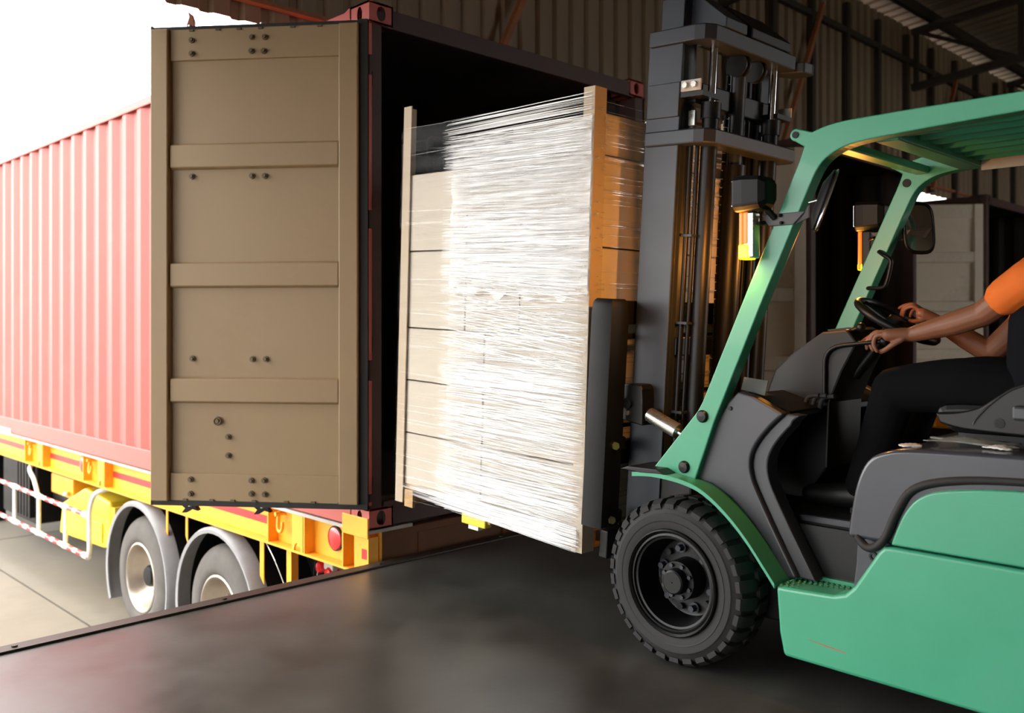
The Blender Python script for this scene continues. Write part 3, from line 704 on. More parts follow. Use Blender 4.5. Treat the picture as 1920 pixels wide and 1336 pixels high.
for k in range(150):                                     # strands pulled down round the pallet
    h = rnd.uniform(.0,.11); l1 = rnd.uniform(.6,1.24)
    ribbon(sb, .02, h, l1, h+(.05-h*.45)*l1, rnd.uniform(.0012,.004), rnd.uniform(-.9,.9), fx-.002-.006*rnd.random())
sb.build('film_strands', 'film_strand', film, ML, kind='stuff', norm=False)
sb = MB()
for k in range(90):                                     # thin strands running on to the far corner post
    h = rnd.uniform(.02,1.95); ribbon(sb, .88, h, LLn, h+rnd.uniform(-.01,.01), rnd.uniform(.0004,.0011), rnd.uniform(-.8,.8), fx-.001)
for k in range(140):                                     # wrinkles at the corner post of the mast end, and across the mast face
    h = rnd.uniform(.1,1.9); x0 = rnd.uniform(0,.06); ln = rnd.uniform(.01,.03); w = rnd.uniform(.001,.003)
    sb.add([LL(x0,-.014,h), LL(x0+ln,-.0145,h+rnd.uniform(-.012,.012)), LL(x0+ln,-.0165,h+w), LL(x0,-.016,h+w)], [(0,1,2,3)])
for k in range(70):
    h = rnd.uniform(.1,1.93); w = rnd.uniform(.0006,.0016)
    sb.add([LL(.06,-.013,h), LL(LW,-.013,h+rnd.uniform(-.02,.02)), LL(LW,-.013,h+w), LL(.06,-.014,h+w)], [(0,1,2,3)])
sb.build('film_strands', 'film_thin', film, ML, kind='stuff', norm=False)

# ------------------------------------------------------------------ forklift
FK = thing('forklift', 'green forklift truck with black mast carrying the wrapped pallet load', 'forklift', (.5, -2.8, 0))
MP = Vector((0, -1.62, 0))
MM = Matrix.Translation(MP) @ Matrix.Rotation(R(3.7), 4, 'X') @ Matrix.Translation(-MP)
def mx(x): return 1.0-x
# mast
for s in (0, 1):
    X = (lambda x: x) if not s else mx
    def bx(b, xa, xb, *a): xa, xb = sorted((X(xa), X(xb))); return b.box(xa, xb, *a)
    b = MB(); bx(b,.15,.168,-1.79,-1.62,.12,2.5); bx(b,.168,.235,-1.79,-1.768,.12,2.5); bx(b,.168,.235,-1.642,-1.62,.12,2.5)
    b.build('outer_upright', 'mast_grey', FK, MM, bevel=.004)
    b = MB(); bx(b,.185,.2,-1.762,-1.65,.2,2.66); bx(b,.2,.29,-1.762,-1.742,.2,2.66); bx(b,.2,.29,-1.67,-1.65,.2,2.66)
    b.build('inner_upright', 'mast_grey', FK, MM, bevel=.004)
    lc = MB(); lc.cyl((X(.262),-1.865,.16),(X(.262),-1.865,2.22),.034,seg=20); lift = lc.build('lift_cylinder', 'mast_black', FK, MM, smooth=40)
    MB().cyl((X(.262),-1.865,2.2),(X(.262),-1.865,2.47),.017,seg=16).build('piston_rod', 'chrome', lift, MM, smooth=40)
    MB().cyl((X(.262),-1.865,2.16),(X(.262),-1.865,2.225),.042,seg=20).build('gland_nut', 'mast_black', lift, MM, smooth=40)
    for q, (hx, hr) in enumerate(((.205,.011),(.225,.009))):
        MB().cyl((X(hx),-1.815-.02*q,.2),(X(hx),-1.815-.02*q,2.05),hr,seg=10).build('hydraulic_hose', 'mast_black', FK, MM, smooth=40)
    for z in (.95,1.32,1.68): bx(MB(),.19,.24,-1.85,-1.80,z-.005,z+.005).build('hose_clip', 'mast_grey', FK, MM)
    # bracket plates with bolts on the side
    pl = bx(MB(),.14,.15,-1.79,-1.63,2.16,2.30).build('side_plate', 'mast_grey', FK, MM, bevel=.003)
    bp = bx(MB(),.135,.143,-1.895,-1.80,2.255,2.30).build('bolt_plate', 'trailer_top', FK, MM, bevel=.002)
    for yy in (-1.825,-1.868): MB().cyl((X(.136),yy,2.278),(X(.122),yy,2.278),.013,seg=6).build('hex_bolt', 'silver', bp, MM)
    bx(MB(),.146,.27,-1.90,-1.79,2.235,2.255).build('cylinder_clamp', 'mast_black', FK, MM)
    bx(MB(),.20,.215,-1.83,-1.80,2.13,2.19).build('valve', 'silver', FK, MM)
U = lambda y0, y1, q: [(.132,y0),(.132,y1+.07),(.145,y1+.03),(.185,y1),(.815,y1),(.855,y1+.03),(.868,y1+.07),(.868,y0),(.80,y0),(.80,y1+q),(.20,y1+q),(.20,y0)]
MB().ext(U(-1.63,-1.945,.10), 'z', 2.045, 2.105).build('tie_beam', 'mast_grey', FK, MM, bevel=.006)
MB().ext(U(-1.63,-1.925,.10), 'z', 2.455, 2.52).build('tie_beam', 'mast_grey', FK, MM, bevel=.006)
MB().ext(spath2([(.86,-1.80),(.93,-1.84),(.95,-1.90),(.93,-1.955),(.85,-1.95)],3)+[(.80,-1.80)], 'z', 2.45, 2.50).build('tie_ear', 'mast_grey', FK, MM, bevel=.006)
MB().box(.2,.8,-1.83,-1.77,2.22,2.31).build('cross_head', 'mast_black', FK, MM, bevel=.006)
MB().box(.24,.76,-1.75,-1.69,2.58,2.66).build('cross_head', 'mast_black', FK, MM, bevel=.006)
MB().ext([(-1.93,2.52),(-1.93,2.56),(-1.78,2.68),(-1.66,2.68),(-1.66,2.52)], 'x', .24, .40).build('head_plate', 'mast_grey', FK, MM, bevel=.004)
MB().ext([(-1.93,2.52),(-1.93,2.56),(-1.78,2.68),(-1.66,2.68),(-1.66,2.52)], 'x', .44, .76).build('head_plate', 'mast_black', FK, MM, bevel=.004)
MB().box(.2,.8,-1.80,-1.76,.2,.34).build('cross_head', 'mast_black', FK, MM, bevel=.006)
MB().box(.2,.8,-1.80,-1.76,1.18,1.26).build('cross_head', 'mast_black', FK, MM, bevel=.006)
cc = MB().cyl((.5,-1.84,.3),(.5,-1.84,2.0),.047,seg=24).build('centre_cylinder', 'mast_black', FK, MM, smooth=40)
MB().cyl((.5,-1.84,2.0),(.5,-1.84,2.46),.03,seg=20).build('piston_rod', 'mast_grey', cc, MM, smooth=40)
for xx in (.475,.605):
    MB().lathe([(-.02,.0),(-.02,.05),(-.012,.05),(-.008,.038),(.008,.038),(.012,.05),(.02,.05),(.02,0)], (xx,-1.85,2.42), (1,0,0), 24).build('chain_pulley', 'mast_black', FK, MM, smooth=40)
    ch = MB()
    for k in range(52): ch.box(xx-.01-.003*(k%2), xx+.01+.003*(k%2), -1.806, -1.798, .5+k*.037, .533+k*.037)
    ch.build('lift_chain', 'mast_black', FK, MM)
for xx in (.64,.68): MB().cyl((xx,-1.80,.4),(xx,-1.80,2.4),.012,seg=10).build('hydraulic_hose', 'mast_black', FK, MM, smooth=40)
# carriage, backrest and forks
cg = MB().box(.06,.94,-1.60,-1.555,.70,.80).build('carriage_bar', 'mast_black', FK, MM, bevel=.006)
MB().box(.06,.94,-1.60,-1.555,.30,.42).build('carriage_bar', 'mast_black', cg, MM, bevel=.006)
for xx in (.19, .75): MB().box(xx,xx+.06,-1.66,-1.60,.28,.84).build('roller_plate', 'mast_black', cg, MM, bevel=.006)
for z0_, z1_ in ((1.30,1.40),(1.24,1.262),(.985,1.0),(.86,.875)):
    MB().box(-.02,1.02,-1.605,-1.58,z0_,z1_).build('backrest_bar', 'mast_black', cg, MM, bevel=.004)
for xx in (.10,.33,.60,.88): MB().box(xx,xx+.025,-1.605,-1.58,.8,1.31).build('backrest_bar', 'mast_black', cg, MM, bevel=.004)
for s in (0, 1):
    X = (lambda x: x) if not s else mx
    sec = [(-.062,-1.555),(-.062,-1.615),(-.045,-1.648),(-.015,-1.655),(.055,-1.655),(.058,-1.642),(-.012,-1.64),(-.036,-1.634),(-.048,-1.612),(-.048,-1.555)]
    b = MB(); n = len(sec); zz = [.46,.475,1.345,1.385,1.40,1.407]; ins = [0.,0.,0.,.006,.016,.032]
    vs = []
    for z_, q in zip(zz, ins):
        for x_, y_ in sec:
            cx, cy = -.002, -1.61
            f = 1-q*8
            vs.append((X(cx+(x_-cx)*f), cy+(y_-cy)*max(.35,f), z_))
    b.add(vs, [(i*n+k, i*n+(k+1)%n, (i+1)*n+(k+1)%n, (i+1)*n+k) for i in range(len(zz)-1) for k in range(n)]+[tuple(range(n)), tuple((len(zz)-1)*n+k for k in range(n))])
    bk = b.build('backrest_post', 'black_paint', FK, MM, smooth=35)
    for z_ in (.49,.80):
        MB().cyl((X(.01),-1.65,z_),(X(.004),-1.668,z_),.018,.016,6).build('bolt', 'brass', bk, MM)
        MB().box(min(X(.0),X(.1)),max(X(.0),X(.1)),-1.645,-1.60,z_-.03,z_+.03).build('lug', 'mast_black', bk, MM, bevel=.01)
    xa, xb = sorted((X(.27),X(.38)))
    fk = MB().ext([(-1.60,.86),(-1.56,.86),(-1.56,.385),(-.40,.362),(-.40,.352),(-1.56,.338),(-1.60,.36)], 'x', xa, xb); fk.build('fork', 'mast_black', FK, MM, bevel=.004)
# tilt cylinders
for s in (0, 1):
    X = (lambda x: x) if not s else mx
    br = MB().ext(spath2([(-1.80,.88),(-1.80,1.03),(-1.76,1.05),(-1.70,1.045),(-1.68,1.0),(-1.685,.9)],3), 'x', min(X(.07),X(.15)), max(X(.07),X(.15))).build('tilt_bracket', 'mast_black', FK, bevel=.006)
    MB().cyl((X(.07),-1.73,.97),(X(.055),-1.73,.97),.022,seg=14).build('pin', 'mast_black', br, smooth=40)
    MB().cyl((X(.07),-1.73,.93),(X(.06),-1.73,.93),.01,seg=6).build('pin', 'silver', br)
    tcyl = MB().cyl((X(.11),-1.81,.925),(X(.11),-1.95,.868),.031,seg=20).build('tilt_cylinder', 'silver', FK, smooth=40)
    MB().cyl((X(.11),-1.76,.945),(X(.11),-1.815,.923),.022,seg=16).build('rod_eye', 'mast_black', tcyl, smooth=40)
    MB().cyl((X(.11),-1.95,.868),(X(.11),-2.12,.80),.014,seg=14).build('piston_rod', 'chrome', tcyl, smooth=40)
MB().box(.16,.84,-1.98,-1.80,.16,.74).build('front_frame', 'mast_black', FK, bevel=.01)
MB().cyl((.0,-2.045,.312),(1.0,-2.045,.312),.07,seg=18).build('drive_axle', 'mast_black', FK, smooth=40)

# wheels
def fork_wheel(yc, r, xo, sgn, width, detail):
    o = (xo, yc, r-.003); ax = (-sgn,0,0); k = r/.315
    P = lambda pts: [(t, q*k) for t,q in pts]
    b = MB()
    b.lathe(P([(.02,.196),(.006,.205),(.0,.225),(.0,.262),(.006,.268),(.01,.285),(.02,.297),(width/2,.303),(width-.02,.297),(width-.01,.285),(width-.002,.26),(width,.2)]), o, ax, 64)
    nb = 30
    for i in range(nb):                         # tread lugs, two staggered rows
        for row in (0, 1):
            g0 = 2*math.pi*(i+.5*row)/nb; g1 = g0+2*math.pi/nb*.66
            ts = (.004, .025, width*.46) if row == 0 else (width-.004, width-.025, width*.54)
            rr = ((.282,.300),(.297,.315),(.300,.318))
            vs = []
            for t, (ra, rb) in zip(ts, rr):
                sk = .04*(abs(t-ts[0])/width)
                for g in (g0+sk, g1+sk):
                    for q in (ra*k, rb*k):
                        vs.append(Vector(o)+Vector(ax)*t+Vector((0,math.cos(g),math.sin(g)))*q)
            fs = []
            for a in range(2):
                c = a*4; d = c+4
                fs += [(c,c+1,d+1,d),(c+3,c+2,d+2,d+3),(c+1,c+3,d+3,d+1),(c,d,d+2,c+2)]
            fs += [(0,2,3,1),(8,9,11,10)]
            b.add(vs, fs)
    w = b.build('wheel', 'rubber', FK, smooth=35)
    if not detail:
        MB().lathe(P([(.02,.2),(.03,.19),(.08,.15),(.08,0)]), o, ax, 32).build('rim', 'mast_black', w, smooth=35); return w
    MB().lathe(P([(.006,.232),(-.002,.236),(.002,.228)]), o, ax, 64).build('sidewall_bead', 'rubber', w, smooth=50)
    rim = MB().lathe(P([(.02,.2),(-.004,.203),(-.008,.198),(.0,.19),(.006,.19),(.002,.183),(.002,.178),(.012,.174),(.014,.166),(.10,.155),(.125,.148),(.128,.14),(.12,.07),(.12,.0)]), o, ax, 56).build('rim', 'mast_black', w, smooth=30)
    hub = MB().lathe(P([(.12,.08),(.05,.076),(.044,.074),(.044,.05),(.03,.05),(.012,.046),(.008,.04),(.008,.003),(.012,0)]), o, ax, 36).build('hub', 'mast_black', w, smooth=30)
    for i in range(8):
        g = R(22.5+45*i); c = Vector(o)+Vector((0,math.cos(g),math.sin(g)))*.062*k
        MB().cyl(c+Vector(ax)*.046, c+Vector(ax)*.034, .0085, seg=6).build('hub_bolt', 'mast_grey', hub)
    for i in range(6):
        g = R(15+60*i); c = Vector(o)+Vector((0,math.cos(g),math.sin(g)))*.116*k
        MB().cyl(c+Vector(ax)*.122, c+Vector(ax)*.112, .021, seg=16).build('washer', 'mast_grey', rim, smooth=40)
        MB().cyl(c+Vector(ax)*.114, c+Vector(ax)*.088, .0145, .013, 6).build('wheel_nut', 'mast_grey', rim)
    for i in range(6):
        g = R(45+60*i); c = Vector(o)+Vector((0,math.cos(g),math.sin(g)))*.122*k
        MB().cyl(c+Vector(ax)*.122, c+Vector(ax)*.104, .013, seg=12).build('stud', 'mast_black', rim, smooth=40)
    return w
fork_wheel(-2.045, .315, -.072, -1, .20, True)
fork_wheel(-2.045, .315, 1.072, 1, .20, False)
fork_wheel(-3.62, .27, .04, -1, .17, False)
fork_wheel(-3.62, .27, .96, 1, .17, False)

# body
low = [(-2.486,.390),(-2.60,.396),(-2.695,.402),(-2.735,.415),(-2.765,.445),(-2.80,.50),(-2.845,.572),(-2.862,.590),(-2.885,.594),(-3.95,.594),(-3.95,.15),(-3.22,.147),(-2.515,.155),(-2.498,.235)]
upp = spath2([(-2.888,.602),(-2.905,.650),(-2.935,.715),(-2.98,.765),(-3.06,.795),(-3.25,.818),(-3.6,.828)],4)+[(-3.95,.83),(-3.95,.602)]
for s in (0, 1):
    X = (lambda x: x) if not s else mx
    xa, xb = sorted((X(-.07), X(.03)))
    lp = MB().ext(low, 'x', xa, xb).build('side_panel', 'fork_green', FK, bevel=.012)
    for m_ in lp.modifiers: m_.segments = 3
    up = MB().ext(upp, 'x', *sorted((X(-.074), X(.03)))).build('engine_cover', 'fork_green', FK, bevel=.02)
    for m_ in up.modifiers: m_.segments = 4
    # pressed groove line on the engine cover and the scuffed crease of the lower panel
    MB().box(*sorted((X(-.0745),X(-.073))), -3.9, -3.12, .765, .770).build('groove', 'mast_black' if 0 else 'fork_green', up)
    if s == 0:
        MB().ext([(-2.60,.236),(-2.67,.227),(-2.74,.222),(-2.74,.2235),(-2.67,.2295)], 'x', -.0712, -.0698).build('scratch', 'tape_red', lp)
    # seal strip between bonnet and cover
    sp = smooth_path([(X(-.045),-2.765,.605),(X(-.055),-2.80,.578),(X(-.06),-2.835,.585),(X(-.062),-2.868,.625),(X(-.06),-2.90,.705),(X(-.055),-2.95,.782),(X(-.05),-3.06,.822),(X(-.046),-3.25,.842),(X(-.046),-3.6,.852),(X(-.046),-3.95,.855)],5)
    MB().tube(sp, .014, 8).build('seal_strip', 'gasket', FK, smooth=60)
    # step tray
    stp = MB().ext([(-.058,-2.74),(-.058,-2.485),(.08,-2.485),(.08,-2.42),(.165,-2.42),(.165,-2.74)] if not s else [(1.058,-2.74),(1.058,-2.485),(.92,-2.485),(.92,-2.42),(.835,-2.42),(.835,-2.74)], 'z', .365, .388).build('step_plate', 'fork_green', FK, bevel=.004)
    tb = MB()
    for i in range(15):
        for k in range(9):
            if i < 3 and k < 6: continue
            c = (X(-.045+.024*k), -2.435-.0195*i-(.008 if k%2 else 0), .388)
            tb.lathe([(0,.009),(.004,.0085),(.006,.006),(.002,.0045)], c, (0,0,1), 8)
    tb.build('tread_studs', 'fork_green', stp, smooth=40, kind='stuff')
    MB().box(*sorted((X(.10),X(.16))), -2.70, -2.45, .388, .405).build('step_lip', 'fork_green', stp)
    # inner step wall
    MB().ext([(-2.36,.600),(-2.655,.604),(-2.74,.56),(-2.86,.50),(-2.86,.38),(-2.44,.38)], 'x', *sorted((X(.165),X(.19)))).build('step_riser', 'panel_grey', FK, bevel=.008)
    MB().lathe([(0,.016),(.006,.014),(.006,.008),(-.004,.007),(-.004,0)], (X(.012),-2.795,.535), (-1 if not s else 1,0,0), 16).build('grommet', 'gasket', FK, smooth=40)
    MB().ext([(-2.74,.60),(-2.82,.585),(-2.855,.585),(-2.80,.50),(-2.765,.445),(-2.735,.40),(-2.725,.42),(-2.735,.50)], 'x', *sorted((X(.012),X(.165)))).build('riser_return', 'panel_grey', FK, bevel=.006)
    # cowl side: dark grey moulded panel
    front = [(-2.085,.700),(-2.13,.80),(-2.185,.93),(-2.235,1.01),(-2.278,1.050)]
    rear = spath2([(-2.462,.978),(-2.405,.925),(-2.352,.86),(-2.328,.80),(-2.335,.735),(-2.37,.66),(-2.43,.55),(-2.515,.402)],4)
    low2 = [(-2.47,.395),(-2.40,.50),(-2.33,.58),(-2.25,.65),(-2.17,.69)]
    cwl = MB().ext(front+[(-2.34,1.035)]+rear+low2, 'x', *sorted((X(.025),X(.075)))).build('cowl_panel', 'panel_grey', FK, bevel=.012)
    for m_ in cwl.modifiers: m_.segments = 3
    e2 = [(y-.06 if i > 2 else y-.05, z-.004) for i,(y,z) in enumerate(rear)]
    rim_ = MB().ext(rear+e2[::-1], 'x', *sorted((X(.045),X(.12)))).build('cowl_return', 'panel_grey', FK, bevel=.006)
    for y_, z_ in ((-2.245,.985),(-2.105,.722)): MB().cyl((X(.024),y_,z_),(X(.019),y_,z_),.008,seg=10).build('screw', 'mast_black', cwl, smooth=40)
    # front mudguard
    fa = smooth_path([(0,-1.86,.705),(0,-1.95,.713),(0,-2.05,.708),(0,-2.146,.690),(0,-2.22,.655),(0,-2.30,.595),(0,-2.371,.525),(0,-2.435,.447),(0,-2.482,.388)],4)
    n = len(fa); vs = []
    for p in fa:
        for xx, dz in ((-.074,.010),(-.074,-.006),(-.062,-.006),(-.060,.0),(.13,.0),(.13,.010)): vs.append((X(xx), p.y, p.z+dz))
    MB().add(vs, [(i*6+k, i*6+(k+1)%6, (i+1)*6+(k+1)%6, (i+1)*6+k) for i in range(n-1) for k in range(6)]+[tuple(range(6)), tuple((n-1)*6+k for k in range(6))]).build('mudguard', 'fork_green', FK, smooth=40)
    MB().ext([(-1.80,.722),(-1.84,.736),(-1.98,.738),(-2.02,.722),(-1.90,.716)], 'x', *sorted((X(-.075),X(.10)))).build('mudguard_tip', 'mast_black', FK, bevel=.004)
    MB().ext([(-2.08,.69),(-2.06,.60),(-2.16,.56),(-2.30,.52),(-2.42,.40),(-2.46,.34),(-2.47,.16),(-2.49,.16),(-2.49,.37),(-2.33,.56),(-2.2,.65)], 'x', *sorted((X(.12),X(.15)))).build('wheel_arch_liner', 'fork_green', FK)
    if s: X = lambda x: .88-x
    # overhead guard side frame: flared foot, raked leg, curved shoulder, roof rail with a lug
    top = [(-3.95,1.975),(-3.25,1.984),(-2.90,1.985),(-2.72,1.984)]
    sh = spath2([(-2.72,1.984),(-2.665,1.980),(-2.62,1.972),(-2.585,1.962)],3)
    lug = [(-2.524+.022*math.cos(R(a)), 1.960+.022*math.sin(R(a))) for a in range(100,-81,-20)]
    fl = spath2([(-2.556,1.915),(-2.545,1.885),(-2.530,1.850)],2)+[(-2.318,1.392),(-2.140,1.003),(-2.118,.967),(-1.905,.722)]
    ft = [(-2.105,.700),(-2.193,.934),(-2.384,1.362)]
    cur = spath2([(-2.575,1.775),(-2.612,1.842),(-2.665,1.882),(-2.74,1.903),(-2.90,1.914),(-3.25,1.926)],4)
    poly = top+sh[1:]+lug+fl+ft+cur+[(-3.95,1.925)]
    gp = MB().ext(poly, 'x', *sorted((X(-.002),X(.058)))).build('guard_frame', 'fork_green', FK, bevel=.004)
    for y_, z_, r_ in ((-2.142,.95,.022),(-2.059,.749,.022)):
        MB().lathe([(0,.024),(.006,.024),(.012,.019),(.014,0)], (X(-.002),y_,z_), (-1 if not s else 1,0,0), 24).build('cap', 'mast_black', gp, smooth=40)
    MB().lathe([(0,.0),(.0,.012),(.004,.012),(.004,0)], (X(-.002),-2.524,1.960), (-1 if not s else 1,0,0), 16).build('lug_hole', 'gasket', gp, smooth=40)
    if s: MB().lathe([(0,.0),(.0,.017),(.004,.017),(.004,0)], (X(.058),-2.575,1.875), (-1,0,0), 18).build('lug_hole', 'gasket', gp, smooth=40)
    MB().cyl((X(.03),-3.70,.85),(X(.03),-3.80,1.93),.03,seg=12).build('rear_leg', 'fork_green', gp, smooth=40)
# roof of the guard
MB().box(.058,.822,-2.665,-2.605,1.905,1.935).build('guard_cross_bar', 'fork_green', FK, bevel=.006)
MB().box(.058,.822,-2.86,-2.78,1.905,1.95).build('guard_cross_bar', 'fork_green', FK, bevel=.006)
MB().box(.058,.822,-3.90,-3.80,1.905,1.95).build('guard_cross_bar', 'fork_green', FK, bevel=.006)
for k in range(7):
    xx = .062+.107*k
    MB().ext([(xx,1.982),(xx+.046,1.924),(xx+.066,1.924),(xx+.010,1.984)], 'y', -3.82, -2.82).build('guard_slat', 'fork_green', FK, bevel=.002)
MB().box(.8155,.8215,-3.35,-2.862,1.893,1.932).build('label_plate', 'trailer_top', FK)
# bonnet, cowl front, floor, counterweight
bon = spath2([(-2.735,.600),(-2.745,.68),(-2.765,.78),(-2.80,.855),(-2.86,.892),(-2.96,.908),(-3.25,.918),(-3.6,.922)],4)+[(-3.95,.92),(-3.95,.6)]
bo = MB().ext(bon, 'x', -.052, 1.052).build('bonnet', 'bonnet_grey', FK, bevel=.045)
for m_ in bo.modifiers: m_.segments = 5; m_.angle_limit = R(60)
bo.data.shade_smooth(); bo.data.set_sharp_from_angle(angle=R(50))
MB().ext([(-2.12,.40),(-2.09,.70),(-2.19,.93),(-2.27,1.04),(-2.46,.985),(-2.46,.96),(-2.29,1.0),(-2.22,.90),(-2.13,.70),(-2.16,.40)], 'x', .075, .925).build('cowl_front', 'seat_vinyl', FK, bevel=.006)
MB().box(.17,.83,-2.74,-2.15,.575,.600).build('floor_plate', 'floor_mat', FK)
MB().box(.12,.88,-3.9,-2.2,.2,.58).build('chassis', 'mast_black', FK, bevel=.01)
MB().ext([(-3.95,.16),(-4.2,.25),(-4.28,.5),(-4.25,.8),(-4.1,.95),(-3.95,.95)], 'x', -.05, 1.05).build('counterweight', 'fork_green', FK, bevel=.03)
# console, steering wheel, levers
MB().ext([(-2.20,1.02),(-2.24,1.12),(-2.32,1.19),(-2.44,1.27),(-2.54,1.28),(-2.58,1.23),(-2.52,1.12),(-2.47,1.0),(-2.46,.75),(-2.36,.62),(-2.2,.62)], 'x', .36, .64).build('console', 'seat_vinyl', FK, bevel=.008)
MB().ext([(-2.44,1.278),(-2.53,1.288),(-2.55,1.278),(-2.45,1.268)], 'x', .40, .60).build('instrument_panel', 'mast_black', FK)
wc = Vector((.52,-2.66,1.312)); wn = Vector((0,-.50,.866)).normalized(); wu = Vector((1,0,0)); wv = wn.cross(wu)
sw = MB().tube([wc+(wu*math.cos(R(a))+wv*math.sin(R(a)))*.155 for a in range(0,360,12)], .015, 10, closed=True).build('steering_wheel', 'mast_black', FK, smooth=60)
for a in (90, 210, 330): MB().tube([wc+(wu*math.cos(R(a))+wv*math.sin(R(a)))*.15, wc-wn*.02], [.010,.014], 8).build('spoke', 'mast_black', sw, smooth=60)
MB().cyl(wc-wn*.03, wc+wn*.012, .045, .03, 20).build('horn_pad', 'mast_black', sw, smooth=40)
MB().cyl(wc-wn*.02, Vector((.5,-2.50,1.10)), .026).build('steering_column', 'mast_black', FK, smooth=40)
kp = wc+(wu*math.cos(R(-35))+wv*math.sin(R(-35)))*.15
MB().cyl(kp, kp+wn*.05, .016, .019, 14).build('spinner_knob', 'mast_black', sw, smooth=40)
MB().tube(smooth_path([(.40,-2.375,1.0),(.40,-2.37,1.10),(.40,-2.362,1.175),(.40,-2.392,1.222),(.40,-2.47,1.25),(.40,-2.566,1.285)],6), .0085, 10).build('lever', 'mast_black', FK, smooth=60)
MB().tube(smooth_path([(.35,-2.455,1.0),(.35,-2.455,1.10),(.35,-2.460,1.175),(.35,-2.498,1.212),(.35,-2.58,1.226),(.35,-2.672,1.236)],6), .0085, 10).build('lever', 'mast_black', FK, smooth=60)
MB().ball((.40,-2.575,1.287), .018, 12).build('lever_knob', 'mast_black', FK, smooth=60)
MB().ball((.35,-2.685,1.237), .017, 12).build('lever_knob', 'mast_black', FK, smooth=60)
for k in range(3): MB().tube(smooth_path([(.30,-2.40-.03*k,.98),(.31,-2.41-.03*k,1.02),(.30,-2.46-.03*k,1.03)],4), .009, 8).build('lever_boot', 'rubber', FK, smooth=60)
MB().box(.25,.36,-2.72,-2.60,.612,.635).build('pedal', 'rubber', FK, bevel=.006)
# seat
se = MB().ext(spath2([(-2.93,.955),(-2.90,.99),(-2.93,1.03),(-3.10,1.035),(-3.36,1.025)],3)+[(-3.40,1.02),(-3.40,.935),(-2.95,.935)], 'x', .26, .76).build('seat_cushion', 'seat_vinyl', FK, bevel=.02)
MB().ext([(-3.36,1.0),(-3.42,1.5),(-3.50,1.5),(-3.46,1.0)], 'x', .27, .75).build('seat_back', 'seat_vinyl', FK, bevel=.03)
for s in (0, 1):
    xa = .185 if not s else .775
    wing = spath2([(-2.925,1.005),(-2.99,1.010),(-3.06,1.03),(-3.11,1.065),(-3.17,1.105),(-3.24,1.125),(-3.32,1.125)],4)+[(-3.42,1.10),(-3.42,.955)]+spath2([(-3.2,.948),(-3.02,.955),(-2.94,.972)],3)
    wg = MB().ext(wing, 'x', xa, xa+.06).build('seat_wing', 'seat_vinyl', FK, bevel=.022)
    for m_ in wg.modifiers: m_.segments = 4
    if not s:
        MB().tube(smooth_path([(.184,-3.045,.975),(.182,-3.06,1.0),(.182,-3.10,1.045),(.184,-3.16,1.092),(.186,-3.23,1.116),(.186,-3.3,1.118)],4), .003, 6).build('piping', 'panel_grey', wg, smooth=60)
        MB().lathe([(0,.016),(.003,.016),(.003,0)], (.185,-3.125,.985), (-1,0,0), 16).build('wing_hole', 'gasket', wg)
        MB().box(.15,.20,-3.36,-3.17,1.0,1.045).build('buckle', 'panel_grey', FK, bevel=.008)
MB().box(.30,.72,-3.38,-2.96,.915,.936).build('seat_rail', 'mast_black', FK)
